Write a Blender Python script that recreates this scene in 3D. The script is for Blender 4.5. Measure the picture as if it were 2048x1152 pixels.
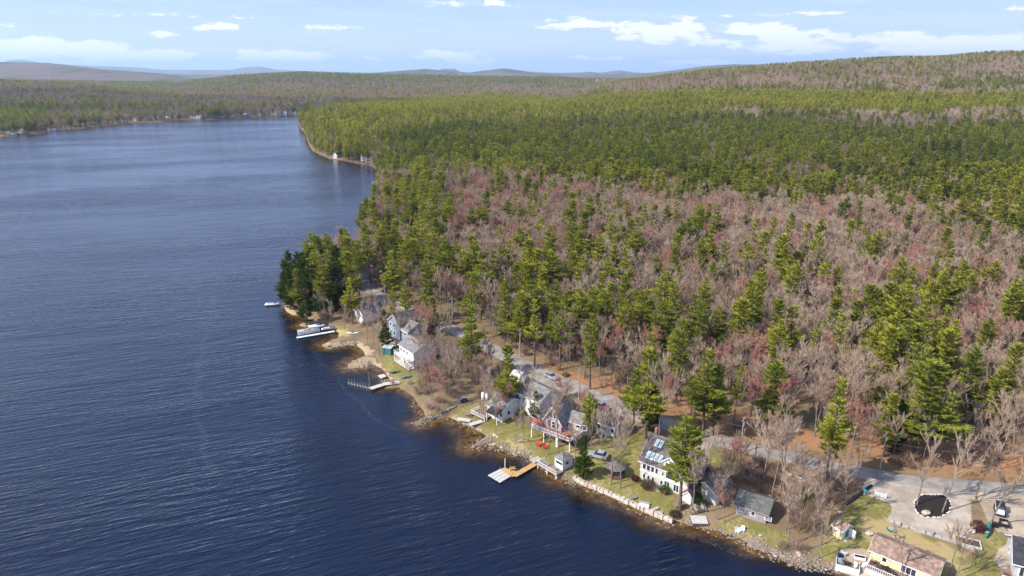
import bpy, math, random
import numpy as np
from mathutils import Vector, Matrix
random.seed(7); RNG = np.random.default_rng(7)
for o in list(bpy.data.objects): bpy.data.objects.remove(o)
scene = bpy.context.scene
COL = scene.collection
R = math.radians
# ---------------------------------------------------------------- camera
H = 90.0; F = 1365.0; HORIZON = 142.0
PITCH = math.atan((576-HORIZON)/F)
cam_d = bpy.data.cameras.new('camera'); cam = bpy.data.objects.new('camera', cam_d); COL.objects.link(cam)
cam.location = (0, 0, H); cam.rotation_euler = (math.pi/2-PITCH, 0, 0)
cam_d.sensor_width = 36.0; cam_d.lens = 36.0*F/2048; cam_d.clip_start = 1; cam_d.clip_end = 90000
scene.camera = cam
# ---------------------------------------------------------------- light
SUN_EL = 40.0; SH_A = 20.0        # shadows run this many degrees from +X towards +Y
sl = bpy.data.lights.new('sun', 'SUN'); sl.energy = 4.9; sl.angle = R(0.53); sl.color = (1.0, 0.93, 0.82)
so = bpy.data.objects.new('sun', sl); COL.objects.link(so)
ldir = Vector((math.cos(R(SH_A))*math.cos(R(SUN_EL)), math.sin(R(SH_A))*math.cos(R(SUN_EL)), -math.sin(R(SUN_EL))))
so.rotation_euler = ldir.to_track_quat('-Z', 'Y').to_euler()
world = bpy.data.worlds.new('World'); scene.world = world; world.use_nodes = True
scene.view_settings.view_transform = 'Standard'; scene.view_settings.look = 'None'
scene.view_settings.exposure = 0.80; scene.view_settings.gamma = 1.0

class NT:
    """tiny node helper"""
    def __init__(s, tree): s.t = tree; s.n = tree.nodes; s.l = tree.links
    def new(s, typ, **kw):
        n = s.n.new(typ)
        for k, v in kw.items(): setattr(n, k, v)
        return n
    def put(s, sock, v):
        if isinstance(v, bpy.types.NodeSocket): s.l.new(v, sock)
        elif v is not None:
            try: sock.default_value = v
            except Exception: sock.default_value = (*v, 1.0)
    def math(s, op, a, b=None, c=None, clamp=False):
        n = s.new('ShaderNodeMath', operation=op); n.use_clamp = clamp
        s.put(n.inputs[0], a)
        if b is not None: s.put(n.inputs[1], b)
        if c is not None: s.put(n.inputs[2], c)
        return n.outputs[0]
    def mix(s, f, a, b, mode='MIX'):
        n = s.new('ShaderNodeMix', data_type='RGBA', blend_type=mode)
        s.put(n.inputs[0], f); s.put(n.inputs[6], a if isinstance(a, bpy.types.NodeSocket) else (*a, 1.0)[:4])
        s.put(n.inputs[7], b if isinstance(b, bpy.types.NodeSocket) else (*b, 1.0)[:4])
        return n.outputs[2]
    def noise(s, vec, scale, detail=3, rough=0.55, w=None):
        n = s.new('ShaderNodeTexNoise'); s.put(n.inputs['Vector'], vec); n.inputs['Scale'].default_value = scale
        n.inputs['Detail'].default_value = detail; n.inputs['Roughness'].default_value = rough
        return n.outputs[0]
    def maprange(s, v, a, b, c=0.0, d=1.0, smooth=True):
        n = s.new('ShaderNodeMapRange'); n.interpolation_type = 'SMOOTHSTEP' if smooth else 'LINEAR'
        s.put(n.inputs[0], v)
        for i, q in enumerate((a, b, c, d)): n.inputs[i+1].default_value = q
        return n.outputs[0]
    def mapping(s, vec, rot=(0, 0, 0), scale=(1, 1, 1), loc=(0, 0, 0)):
        if rot != (0, 0, 0) and scale != (1, 1, 1): vec = s.mapping(vec, rot=rot); rot = (0, 0, 0)
        n = s.new('ShaderNodeMapping'); s.put(n.inputs[0], vec)
        n.inputs['Rotation'].default_value = rot; n.inputs['Scale'].default_value = scale; n.inputs['Location'].default_value = loc
        return n.outputs[0]
    def attr(s, name):
        n = s.new('ShaderNodeAttribute', attribute_name=name); return n.outputs['Fac']

# sky: Nishita sky with fair-weather clouds placed by compass direction and elevation
w = NT(world.node_tree); w.n.clear()
sky = w.new('ShaderNodeTexSky', sky_type='NISHITA'); sky.sun_disc = False
sky.sun_elevation = R(SUN_EL); sky.sun_rotation = math.atan2(-ldir.x, -ldir.y); sky.altitude = 200
sky.air_density = 1.0; sky.dust_density = 1.2; sky.ozone_density = 2.0
geo = w.new('ShaderNodeTexCoord').outputs['Generated']
sp = w.new('ShaderNodeSeparateXYZ'); w.l.new(geo, sp.inputs[0])
az0 = w.math('ARCTAN2', sp.outputs[0], sp.outputs[1]); el0 = w.math('ARCSINE', sp.outputs[2])
comb = w.new('ShaderNodeCombineXYZ'); w.l.new(az0, comb.inputs[0]); w.l.new(w.math('MULTIPLY', el0, 3.2), comb.inputs[1])
nz = w.noise(comb.outputs[0], 24, 8, 0.66); nz2 = w.noise(comb.outputs[0], 5, 3, 0.5)
def pxdir(px, py):
    d = Vector(((px-1024)/F, 0, 0)) + Vector((0, math.cos(PITCH), -math.sin(PITCH))) + Vector((0, math.sin(PITCH), math.cos(PITCH)))*((576-py)/F)
    return d.normalized()
mask = None
for (cx, cy, rx, ry, st) in [(60, 96, 90, 20, 1), (150, 104, 120, 20, 1), (260, 112, 110, 16, 1), (20, 118, 60, 10, .6),
        (425, 54, 38, 13, .9), (265, 56, 25, 6, .45), (320, 72, 35, 8, .45), (690, 57, 80, 9, .42), (560, 114, 110, 15, .95), (500, 106, 50, 8, .5),
        (920, 118, 90, 18, .8), (860, 104, 25, 8, .5), (950, 8, 110, 14, .34), (1140, 50, 90, 16, .6), (1335, 68, 100, 25, .95), (1290, 52, 60, 14, .7),
        (1510, 62, 75, 18, 1.0), (1590, 88, 110, 24, 1), (1400, 84, 90, 10, .6), (1560, 52, 60, 8, .5), (1800, 84, 90, 18, .95),
        (1900, 94, 130, 20, 1), (2040, 100, 90, 14, .9), (1200, 118, 80, 8, .55), (1400, 124, 90, 8, .7), (2000, 18, 130, 7, .28), (1990, 70, 80, 8, .4), (740, 118, 70, 8, .4),
        (-180, 70, 150, 26, .9), (2300, 80, 160, 30, .9), (300, 30, 260, 7, .3), (1560, 30, 260, 6, .3)]:
    d0 = pxdir(cx, cy); a = math.atan2(d0.x, d0.y); e = math.asin(d0.z)
    u = w.math('DIVIDE', w.math('SUBTRACT', az0, a), rx/F*1.25)
    v = w.math('DIVIDE', w.math('SUBTRACT', el0, e), ry/F*1.25)
    v = w.math('MULTIPLY', v, w.math('SUBTRACT', 1.25, w.math('MULTIPLY', w.math('SIGN', v), 0.25)))
    q = w.math('SUBTRACT', 1.0, w.math('SQRT', w.math('ADD', w.math('MULTIPLY', u, u), w.math('MULTIPLY', v, v))))
    q = w.math('MULTIPLY', w.math('MAXIMUM', q, 0.0), st)
    mask = q if mask is None else w.math('MAXIMUM', mask, q)
# higher broken cloud outside the picture (only the water mirrors it)
hi = w.math('MULTIPLY', w.maprange(el0, 0.25, 0.5), w.maprange(nz2, 0.45, 0.75))
body = w.math('ADD', mask, w.math('MULTIPLY', w.math('SUBTRACT', nz, 0.5), 2.4))
cm = w.math('MULTIPLY', w.maprange(body, 0.2, 0.5), w.maprange(mask, 0.0, 0.15))
cm = w.math('MAXIMUM', cm, w.math('MULTIPLY', hi, 0.35))
wisp = w.math('MULTIPLY', w.maprange(w.noise(w.mapping(comb.outputs[0], scale=(1, 4, 1)), 6, 6, .6), 0.42, 0.8), 0.22)
cm = w.math('MAXIMUM', cm, wisp)
tone = w.mix(w.maprange(el0, 0.0, 0.115, 0, 1, False), (4.4, 4.9, 5.75), (2.0, 3.15, 5.9))
tone = w.mix(w.maprange(el0, 0.115, 0.9), tone, (2.7, 3.2, 6.4))
sd_ = w.math('ADD', w.math('MULTIPLY', sp.outputs[0], -math.cos(R(SH_A))), w.math('MULTIPLY', sp.outputs[1], -math.sin(R(SH_A))))
tone = w.mix(w.math('MULTIPLY', w.maprange(sd_, -.45, .5, 0, .6), w.maprange(el0, 0.10, 0.3)), tone, (5.2, 6.5, 10.6))
skyc = w.mix(0.82, sky.outputs[0], tone)
skyc = w.mix(cm, skyc, (6.3, 6.3, 6.3))
bg = w.new('ShaderNodeBackground'); w.l.new(skyc, bg.inputs[0]); bg.inputs[1].default_value = 0.115
wo = w.new('ShaderNodeOutputWorld'); w.l.new(bg.outputs[0], wo.inputs[0])

# fair-weather clouds overhead: their shadows lie on the wood
def cloud(x, y, z, rx, ry, rz, seed, thin, label):
    import bmesh
    from mathutils import noise as mn
    bm = bmesh.new(); bmesh.ops.create_icosphere(bm, subdivisions=6, radius=1)
    for v in bm.verts:
        n = v.co.normalized(); k = 1+.38*mn.fractal(n*1.7+Vector((seed, 0, 0)), 1, 2, 5)+.12*mn.fractal(n*6+Vector((seed, 0, 0)), 1, 2, 4)
        v.co = Vector((n.x*rx*k, n.y*ry*k, (n.z*rz*k if n.z > 0 else n.z*rz*.3*k)))
    me = bpy.data.meshes.new('cloud'); bm.to_mesh(me); bm.free(); me.polygons.foreach_set('use_smooth', [True]*len(me.polygons))
    m = bpy.data.materials.new('cloud_vapour'); m.use_nodes = True; t = NT(m.node_tree); t.n.clear(); d = t.new('ShaderNodeBsdfDiffuse'); d.inputs[0].default_value = (.9, .9, .9, 1); tr = t.new('ShaderNodeBsdfTransparent'); mx = t.new('ShaderNodeMixShader'); mx.inputs[0].default_value = thin
    t.l.new(tr.outputs[0], mx.inputs[1]); t.l.new(d.outputs[0], mx.inputs[2]); o_ = t.new('ShaderNodeOutputMaterial'); t.l.new(mx.outputs[0], o_.inputs[0]); me.materials.append(m)
    o = bpy.data.objects.new('cloud', me); o.location = (x, y, z); COL.objects.link(o); o['kind'] = 'structure'; return o
def cloud_over(x, y, rx, ry, seed, thin, z=1100):
    k = z/math.tan(R(SUN_EL)); cloud(x-math.cos(R(SH_A))*k, y-math.sin(R(SH_A))*k, z, rx, ry, 120, seed, thin, '')
cloud_over(300, 760, 440, 230, 1.3, .17)
cloud_over(-850, 1650, 520, 330, 4.7, .18)

# ---------------------------------------------------------------- geography
def ray(px, py):
    cp, s_ = math.cos(PITCH), math.sin(PITCH)
    a = (px-1024)/F; b = (576-py)/F
    return a, cp+b*s_, -s_+b*cp
def P0(px, py, z=0.0):
    a, b, c = ray(px, py); t = (z-H)/c
    return (a*t, b*t)
SHORE_PX = [(1900, 1225), (1760, 1172), (1694, 1150), (1670, 1142), (1644, 1133), (1600, 1127), (1576, 1120), (1542, 1106), (1497, 1095), (1495, 1086), (1470, 1073), (1447, 1065),
    (1407, 1056), (1382, 1052), (1350, 1041), (1337, 1044), (1300, 1028), (1260, 1010), (1240, 1001), (1195, 982), (1155, 963), (1143, 963), (1110, 955), (1106, 944), (1086, 935), (1080, 928),
    (1066, 923), (1060, 914), (1046, 910), (1026, 908), (1008, 899), (985, 888), (971, 889), (944, 897), (946, 890), (967, 878), (972, 872), (965, 866), (944, 855), (929, 849), (915, 842),
    (897, 834), (888, 836), (868, 838), (841, 850), (827, 847), (838, 841), (850, 833), (847, 820), (836, 810), (830, 797), (815, 785), (798, 775), (768, 777), (784, 765), (775, 752),
    (764, 737), (746, 729), (728, 735), (698, 737), (695, 731), (712, 719), (730, 712), (729, 705), (723, 698), (712, 690), (696, 690), (655, 697), (642, 691), (658, 683), (676, 676), (678, 667),
    (667, 657), (648, 648), (628, 648), (610, 654), (597, 651), (610, 644), (619, 638), (606, 631), (585, 630), (574, 624), (568, 614), (572, 600), (590, 575), (640, 545), (690, 520),
    (715, 490), (722, 460), (740, 440), (752, 410), (757, 375), (757, 352), (752, 338), (740, 331), (715, 327), (690, 322), (662, 318), (638, 308), (624, 300), (616, 285), (612, 268), (602, 258),
    (597, 244), (604, 234.5), (590, 232.5), (560, 233.5), (470, 238), (400, 240.5), (330, 244), (270, 246.5), (230, 250), (190, 254), (140, 259), (95, 263), (86, 268), (0, 273)]
SHORE = [P0(*p) for p in SHORE_PX] + [(-1300, 950), (-3200, 900), (-3200, -400), (400, -400), (260, 20)]
SH = np.array(SHORE)
def seg_dist(X, Y, pts, closed=False):
    n = len(pts); best = np.full(X.shape, 1e18)
    for i in range(n if closed else n-1):
        ax, ay = pts[i]; bx, by = pts[(i+1) % n]
        dx, dy = bx-ax, by-ay; L = dx*dx+dy*dy+1e-9
        t = np.clip(((X-ax)*dx+(Y-ay)*dy)/L, 0, 1)
        best = np.minimum(best, (X-ax-t*dx)**2+(Y-ay-t*dy)**2)
    return np.sqrt(best)
def inside(X, Y, pts):
    c = np.zeros(X.shape, bool); n = len(pts); j = n-1
    for i in range(n):
        xi, yi = pts[i]; xj, yj = pts[j]
        if yi != yj:
            c ^= ((yi > Y) != (yj > Y)) & (X < (xj-xi)*(Y-yi)/(yj-yi)+xi)
        j = i
    return c
def sdist(X, Y):
    d = seg_dist(X, Y, SHORE, True)
    return np.where(inside(X, Y, SHORE), -d, d)      # + on land
_rs = np.random.default_rng(3); _W = [( _rs.uniform(0, 6.28), _rs.uniform(0, 6.28)) for _ in range(24)]
def vnoise(X, Y, scale):
    s_ = 0
    for i, (a, ph) in enumerate(_W[:9]):
        f = (0.6+0.22*i)/scale*6.28
        s_ = s_ + np.sin((X*math.cos(a)+Y*math.sin(a))*f+ph+1.3*np.sin((X*math.sin(a*1.7)+Y*math.cos(a*1.7))*f*0.5+ph))
    return s_/9
# ridges: distance, depth width, skyline profile seen over them [(px, py)]
CP = math.cos(PITCH)
RIDGES = [
 (2150, 420, 620, [(-900, 150), (0, 163), (150, 168), (300, 186), (450, 200), (600, 222), (700, 250), (3000, 250)]),
 (2150, 720, 2600, [(-900, 250), (1000, 250), (1150, 185), (1250, 164), (1400, 143), (1550, 131), (1700, 121), (1850, 114), (2000, 106), (2100, 104), (2600, 98), (3200, 115)]),
 (6000, 1300, 4000, [(-900, 135), (-300, 120), (0, 124), (100, 126), (200, 138), (330, 149), (420, 170), (3000, 170)]),
 (4600, 1500, 2000, [(-900, 190), (300, 175), (380, 158), (480, 148), (600, 141), (720, 145), (900, 149), (1100, 152), (1500, 165), (3000, 165)]),
 (9000, 1500, 3000, [(-900, 150), (700, 150), (790, 143), (850, 138), (940, 146), (960, 143), (1010, 137), (1060, 144), (1130, 148), (1260, 150), (1330, 143), (1400, 134), (1470, 129), (1530, 131), (1600, 136), (1750, 142), (3000, 150)]),
 (13000, 1800, 3000, [(-900, 150), (860, 150), (885, 138), (910, 138), (930, 150), (1150, 146), (1180, 144), (1200, 146), (1240, 141), (1275, 146), (1300, 152), (3000, 152)]),
 (22000, 3000, 4000, [(-900, 140), (0, 130), (20, 121), (50, 119), (80, 125), (120, 128), (180, 131), (270, 134), (330, 140), (460, 140), (490, 135), (520, 133), (550, 139), (700, 148), (3000, 148)])]
def terrain(X, Y, d=None):
    X = np.asarray(X, float); Y = np.asarray(Y, float)
    if d is None: d = sdist(X, Y)
    dl = np.maximum(d, 0)
    z = 0.75*(1-np.exp(-dl/1.1)) + 3.4*(1-np.exp(-dl/34)) + 5*(1-np.exp(-dl/400))
    z = z + 0.22*vnoise(X, Y, 60)*(1-np.exp(-dl/25)) + 2.0*vnoise(X, Y, 420)*(1-np.exp(-dl/150))
    px = 1024+F*X/(np.maximum(Y, 30)*CP)
    hz = np.zeros(X.shape)
    for (Rk, wn, wf, prof) in RIDGES:
        pp = np.array(prof); py = np.interp(px, pp[:, 0], pp[:, 1])
        bb = (576-py)/F; hgt = H + Rk*(-math.sin(PITCH)+bb*CP)/(CP+bb*math.sin(PITCH)) - (14 if Rk < 5000 else 0)
        u = (Y-Rk); g = np.where(u < 0, np.exp(-(u/wn)**2), np.exp(-(u/wf)**2))
        hz = np.maximum(hz, np.maximum(hgt-6, 0)*g*(1+0.06*vnoise(X, Y, Rk*0.25)))
    z = z + hz*(1-np.exp(-dl/120))
    zu = -0.12-0.10*np.minimum(-np.minimum(d, 0), 40)
    return np.where(d >= 0, z, zu)
def tz(x, y): return float(terrain(np.array([x]), np.array([y]))[0])
def G(px, py, up=0.0):
    """point where the line of sight meets the ground (plus `up` metres)"""
    z = 2.0
    for _ in range(12):
        x, y = P0(px, py, z+up); z = 0.5*z+0.5*tz(x, y)
    x, y = P0(px, py, z+up)
    return Vector((x, y, tz(x, y)))
def TOP(px, py, h): return G(px, py, h)
def poly(pts): return [tuple(G(*p)[:2]) for p in pts]

# ---------------------------------------------------------------- helpers
def tag(o, label=None, cat=None, group=None, kind=None):
    if label: o['label'] = label
    if cat: o['category'] = cat
    if group: o['group'] = group
    if kind: o['kind'] = kind
    return o
def link(o, parent=None):
    COL.objects.link(o)
    if parent: o.parent = parent
    return o
def empty(name, loc=(0, 0, 0), rz=0.0, label=None, cat=None, group=None):
    o = bpy.data.objects.new(name, None); o.location = loc; o.rotation_euler = (0, 0, rz); o.empty_display_size = 0.3
    link(o); return tag(o, label, cat, group)
def np_mesh(name, V, Fc, mats=(), midx=None, smooth=False):
    """V (n,3), Fc (m,k) constant k"""
    me = bpy.data.meshes.new(name); V = np.ascontiguousarray(V, np.float32); Fc = np.ascontiguousarray(Fc, np.int32)
    me.vertices.add(len(V)); me.vertices.foreach_set('co', V.ravel())
    k = Fc.shape[1]; me.loops.add(Fc.size); me.loops.foreach_set('vertex_index', Fc.ravel())
    me.polygons.add(len(Fc)); me.polygons.foreach_set('loop_start', np.arange(0, Fc.size, k, dtype=np.int32))
    me.polygons.foreach_set('loop_total', np.full(len(Fc), k, np.int32))
    for m in mats: me.materials.append(m)
    if midx is not None: me.polygons.foreach_set('material_index', np.asarray(midx, np.int32))
    if smooth: me.polygons.foreach_set('use_smooth', np.ones(len(Fc), bool))
    me.update(calc_edges=True); return me
class MB:
    """collects shapes; build() makes one mesh object"""
    def __init__(s): s.v = []; s.f = []; s.m = []
    def add(s, vs, fs, mi=0):
        b = len(s.v); s.v += [tuple(v) for v in vs]; s.f += [tuple(b+i for i in f) for f in fs]; s.m += [mi]*len(fs)
        return s
    def box(s, x0, y0, z0, x1, y1, z1, mi=0):
        v = [(x0, y0, z0), (x1, y0, z0), (x1, y1, z0), (x0, y1, z0), (x0, y0, z1), (x1, y0, z1), (x1, y1, z1), (x0, y1, z1)]
        return s.add(v, [(0, 3, 2, 1), (4, 5, 6, 7), (0, 1, 5, 4), (1, 2, 6, 5), (2, 3, 7, 6), (3, 0, 4, 7)], mi)
    def tube(s, a, b, r0, r1=None, n=6, mi=0, cap=True):
        a = Vector(a); b = Vector(b); r1 = r0 if r1 is None else r1; d = (b-a).normalized()
        u = d.orthogonal().normalized(); w_ = d.cross(u); vs = []
        for c, r in ((a, r0), (b, r1)):
            for i in range(n):
                t = 2*math.pi*i/n; vs.append(c+(u*math.cos(t)+w_*math.sin(t))*r)
        fs = [(i, (i+1) % n, n+(i+1) % n, n+i) for i in range(n)]
        if cap: fs += [tuple(range(n-1, -1, -1)), tuple(range(n, 2*n))]
        return s.add(vs, fs, mi)
    def prism(s, pts, axis, a, b, mi=0):
        """extrude 2-D outline pts along axis from a to b"""
        n = len(pts)
        def mk(p, q, t): return {'x': (t, p, q), 'y': (p, t, q), 'z': (p, q, t)}[axis]
        vs = [mk(p, q, a) for p, q in pts]+[mk(p, q, b) for p, q in pts]
        fs = [(i, (i+1) % n, n+(i+1) % n, n+i) for i in range(n)]+[tuple(range(n-1, -1, -1)), tuple(range(n, 2*n))]
        return s.add(vs, fs, mi)
    def build(s, name, mat, parent=None, smooth=False, bevel=0):
        me = bpy.data.meshes.new(name); me.from_pydata(s.v, [], s.f)
        for m in (mat if isinstance(mat, (list, tuple)) else [mat]): me.materials.append(m)
        me.polygons.foreach_set('material_index', s.m)
        if smooth: me.polygons.foreach_set('use_smooth', [True]*len(s.f))
        import bmesh
        bm = bmesh.new(); bm.from_mesh(me); bmesh.ops.recalc_face_normals(bm, faces=bm.faces); bm.to_mesh(me); bm.free()
        me.update(); o = bpy.data.objects.new(name, me); link(o, parent)
        if bevel:
            m = o.modifiers.new('bevel', 'BEVEL'); m.width = bevel; m.segments = 2
        return o

# ---------------------------------------------------------------- materials
MATS = {}
def mat(name, c, rough=0.8, var=0.25, scale=1.5, bump=0.0, c2=None, spec=0.3, metal=0.0, stretch=(1, 1, 1), coat=0.0):
    if name in MATS: return MATS[name]
    m = bpy.data.materials.new(name); m.use_nodes = True; t = NT(m.node_tree); b = t.n['Principled BSDF']
    co = t.new('ShaderNodeTexCoord').outputs['Object']; co = t.mapping(co, scale=stretch)
    n = t.noise(co, scale, 5, .6); n2 = t.noise(co, scale*6, 3, .6)
    c2 = c2 or tuple(x*(1-var*1.4) for x in c); hi = tuple(min(1, x*(1+var*0.5)) for x in c)
    col = t.mix(t.maprange(n, .35, .68), c2, hi); col = t.mix(t.math('MULTIPLY', t.maprange(n2, .4, .75), var), col, tuple(x*.6 for x in c))
    t.l.new(col, b.inputs['Base Color']); b.inputs['Roughness'].default_value = rough; b.inputs['Metallic'].default_value = metal
    b.inputs['Specular IOR Level'].default_value = spec; b.inputs['Coat Weight'].default_value = coat
    if bump:
        bn = t.new('ShaderNodeBump'); bn.inputs['Strength'].default_value = bump; bn.inputs['Distance'].default_value = 0.05
        t.l.new(n2, bn.inputs['Height']); t.l.new(bn.outputs[0], b.inputs['Normal'])
    MATS[name] = m; return m
def roofmat(name, c, c2=None, course=0.28):
    if name in MATS: return MATS[name]
    m = mat(name, c, .9, .3, 1.2, .3, c2=c2); t = NT(m.node_tree); b = t.n['Principled BSDF']
    co = t.new('ShaderNodeTexCoord').outputs['Object']; br = t.new('ShaderNodeTexBrick')
    t.l.new(t.mapping(co, scale=(1, 1, 1)), br.inputs['Vector']); br.inputs['Scale'].default_value = 1
    br.inputs['Brick Width'].default_value = .6; br.inputs['Row Height'].default_value = course; br.inputs['Mortar Size'].default_value = .02
    br.inputs['Color1'].default_value = (1, 1, 1, 1); br.inputs['Color2'].default_value = (.72, .72, .72, 1); br.inputs['Mortar'].default_value = (.45, .45, .45, 1)
    src = b.inputs['Base Color'].links[0].from_socket
    t.l.new(t.mix(.8, src, br.outputs[0], 'MULTIPLY'), b.inputs['Base Color']); return m
def sidemat(name, c, pitch=0.2, vert=False):
    """clapboard siding"""
    if name in MATS: return MATS[name]
    m = mat(name, c, .7, .12, .8); t = NT(m.node_tree); b = t.n['Principled BSDF']
    co = t.new('ShaderNodeTexCoord').outputs['Object']; s_ = t.new('ShaderNodeSeparateXYZ'); t.l.new(co, s_.inputs[0])
    z = s_.outputs[0 if vert else 2]; fr = t.math('FRACT', t.math('DIVIDE', z, pitch))
    line = t.maprange(fr, 0.0, 0.16); src = b.inputs['Base Color'].links[0].from_socket
    t.l.new(t.mix(t.math('MULTIPLY', t.math('SUBTRACT', 1, line), .35), src, tuple(x*.5 for x in c)), b.inputs['Base Color'])
    bn = t.new('ShaderNodeBump'); bn.inputs['Strength'].default_value = .5; bn.inputs['Distance'].default_value = .02
    t.l.new(fr, bn.inputs['Height']); t.l.new(bn.outputs[0], b.inputs['Normal']); return m
WHITE = sidemat('white_clapboard', (.56, .56, .55)); TRIM = mat('white_trim', (.70, .70, .69), .5, .1)
GREYS = sidemat('grey_clapboard', (.42, .42, .42)); TAUPE = sidemat('beige_clapboard', (.43, .405, .35)); BLUEG = sidemat('blue_grey_clapboard', (.22, .26, .32))
MAUVE = sidemat('mauve_clapboard', (.30, .20, .22)); YELLOW = sidemat('pale_yellow_clapboard', (.62, .53, .31)); LOG = sidemat('weathered_boards', (.26, .235, .23), .3)
BROWN = sidemat('brown_boards', (.16, .09, .06), .25); GREEN = sidemat('green_boards', (.03, .15, .12), .3, True)
R_GREY = roofmat('grey_shingles', (.22, .21, .20)); R_BROWN = roofmat('brown_shingles', (.30, .205, .155)); R_TAUPE = roofmat('taupe_shingles', (.17, .14, .125))
R_DARK = roofmat('charcoal_shingles', (.045, .047, .055)); R_MOSS = roofmat('mossy_shingles', (.12, .12, .11), (.085, .09, .075)); R_RED = roofmat('dull_red_shingles', (.18, .09, .085))
R_PALE = roofmat('pale_metal_roof', (.50, .52, .55))
GLASS = mat('window_glass', (.03, .04, .05), .08, .2, .5, spec=.8); SKYL = mat('skylight_glass', (.30, .42, .42), .08, .2, .5, spec=.9)
WOOD = mat('weathered_wood', (.38, .34, .29), .85, .3, 2, .3, stretch=(1, 8, 1)); YWOOD = mat('yellow_new_wood', (.44, .27, .10), .7, .2, 2, .2, stretch=(8, 1, 1))
PALEW = mat('bleached_planks', (.47, .45, .41), .85, .25, 2, .3, stretch=(8, 1, 1)); DWOOD = mat('dark_wood', (.10, .07, .05), .8, .3, 3)
DECKB = mat('red_brown_decking', (.24, .15, .12), .7, .25, 2, .2, stretch=(1, 8, 1)); METAL = mat('galvanised_metal', (.55, .56, .58), .35, .2, 3, metal=.8)
BLACK = mat('black_paint', (.02, .02, .022), .4, .2); RUBBER = mat('tyre_rubber', (.02, .02, .02), .9); REDP = mat('red_paint', (.55, .02, .02), .5, .15)
BLUEP = mat('blue_paint', (.02, .10, .45), .5, .2); TEAL = mat('teal_plastic', (.02, .40, .38), .5, .2); GREENP = mat('green_canvas', (.01, .16, .12), .6, .2)
SILVER = mat('silver_car_paint', (.45, .48, .52), .25, .05, metal=.5, coat=1); WHITEP = mat('white_paint', (.66, .66, .66), .35, .06, coat=.5); PLUM = mat('plum_car_paint', (.16, .03, .10), .25, .05, coat=1)
NAVY = mat('navy_plastic', (.01, .03, .12), .4, .2); CREAM = mat('cream_paint', (.75, .70, .50), .6, .1); BRICK = mat('red_brick', (.35, .14, .10), .9, .3, 8)
ROCK = mat('lichen_granite', (.22, .195, .17), .95, .5, 1.8, .8, c2=(.12, .105, .09)); PROCK = mat('pale_granite', (.43, .38, .31), .95, .35, 1.8, .8, c2=(.27, .23, .185)); TROCK = mat('tan_rubble', (.30, .235, .18), .95, .5, 1.8, .8, c2=(.17, .13, .10))
CONC = mat('concrete', (.33, .31, .28), .9, .2, 1.5, .2); MULCH = mat('dark_mulch', (.022, .016, .014), 1, .5, 8, .8); BARK = mat('grey_bark', (.23, .20, .17), .95, .45, 4, .6, stretch=(1, 1, .3))
BBARK = mat('dark_pine_bark', (.13, .095, .075), .95, .45, 4, .6, stretch=(1, 1, .3)); SANDM = mat('pink_tarp', (.5, .3, .32), .7)

def leafmat(name, a, b_, dark, nscale=.35, transl=.38):
    m = bpy.data.materials.new(name); m.use_nodes = True; t = NT(m.node_tree); t.n.clear()
    oi = t.new('ShaderNodeObjectInfo'); co = t.new('ShaderNodeTexCoord').outputs['Object']
    loc = oi.outputs['Location']; big = t.noise(loc, .012, 2, .5)
    r = t.math('ADD', t.math('MULTIPLY', oi.outputs['Random'], .65), t.math('MULTIPLY', t.maprange(big, .35, .65), .35))
    col = t.mix(r, a, b_); n = t.noise(co, nscale*3, 3, .6); col = t.mix(t.maprange(n, .42, .66, 0, .75), col, dark)
    df = t.new('ShaderNodeBsdfDiffuse'); tr = t.new('ShaderNodeBsdfTranslucent'); t.l.new(col, df.inputs[0]); t.l.new(col, tr.inputs[0])
    mx = t.new('ShaderNodeMixShader'); mx.inputs[0].default_value = transl; t.l.new(df.outputs[0], mx.inputs[1]); t.l.new(tr.outputs[0], mx.inputs[2])
    o = t.new('ShaderNodeOutputMaterial'); t.l.new(mx.outputs[0], o.inputs[0]); return m
NEEDLE = leafmat('pine_needles', (.155, .19, .03), (.43, .41, .045), (.13, .155, .03))
TWIG = leafmat('bare_twigs', (.33, .24, .175), (.48, .38, .29), (.26, .19, .14), transl=.1)
SUNNEEDLE = leafmat('sunlit_yellow_green_needles', (.30, .31, .038), (.54, .49, .052), (.22, .23, .03))  # yellow-green pines; sunlight on the far pine band is put into this colour
BUD = leafmat('red_maple_buds', (.42, .17, .13), (.45, .24, .19), (.33, .13, .10), transl=.3)
BUDT = leafmat('reddish_twigs', (.32, .20, .155), (.38, .26, .21), (.25, .155, .12), transl=.1)
SHRUB = leafmat('brush_twigs', (.20, .14, .09), (.26, .19, .13), (.15, .11, .08), transl=.1)
SPRIG = leafmat('shrub_leaves', (.06, .09, .02), (.12, .13, .03), (.04, .06, .015)); MAROON = leafmat('maroon_leaves', (.10, .025, .03), (.14, .04, .04), (.07, .02, .025))
DKGREEN = leafmat('dark_needles', (.055, .09, .02), (.10, .135, .022), (.04, .07, .016)); YGREEN = leafmat('yellow_green_leaves', (.22, .22, .02), (.3, .27, .03), (.15, .15, .02))
STRAW = leafmat('dry_grass', (.32, .24, .12), (.38, .29, .15), (.25, .19, .1))

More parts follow.
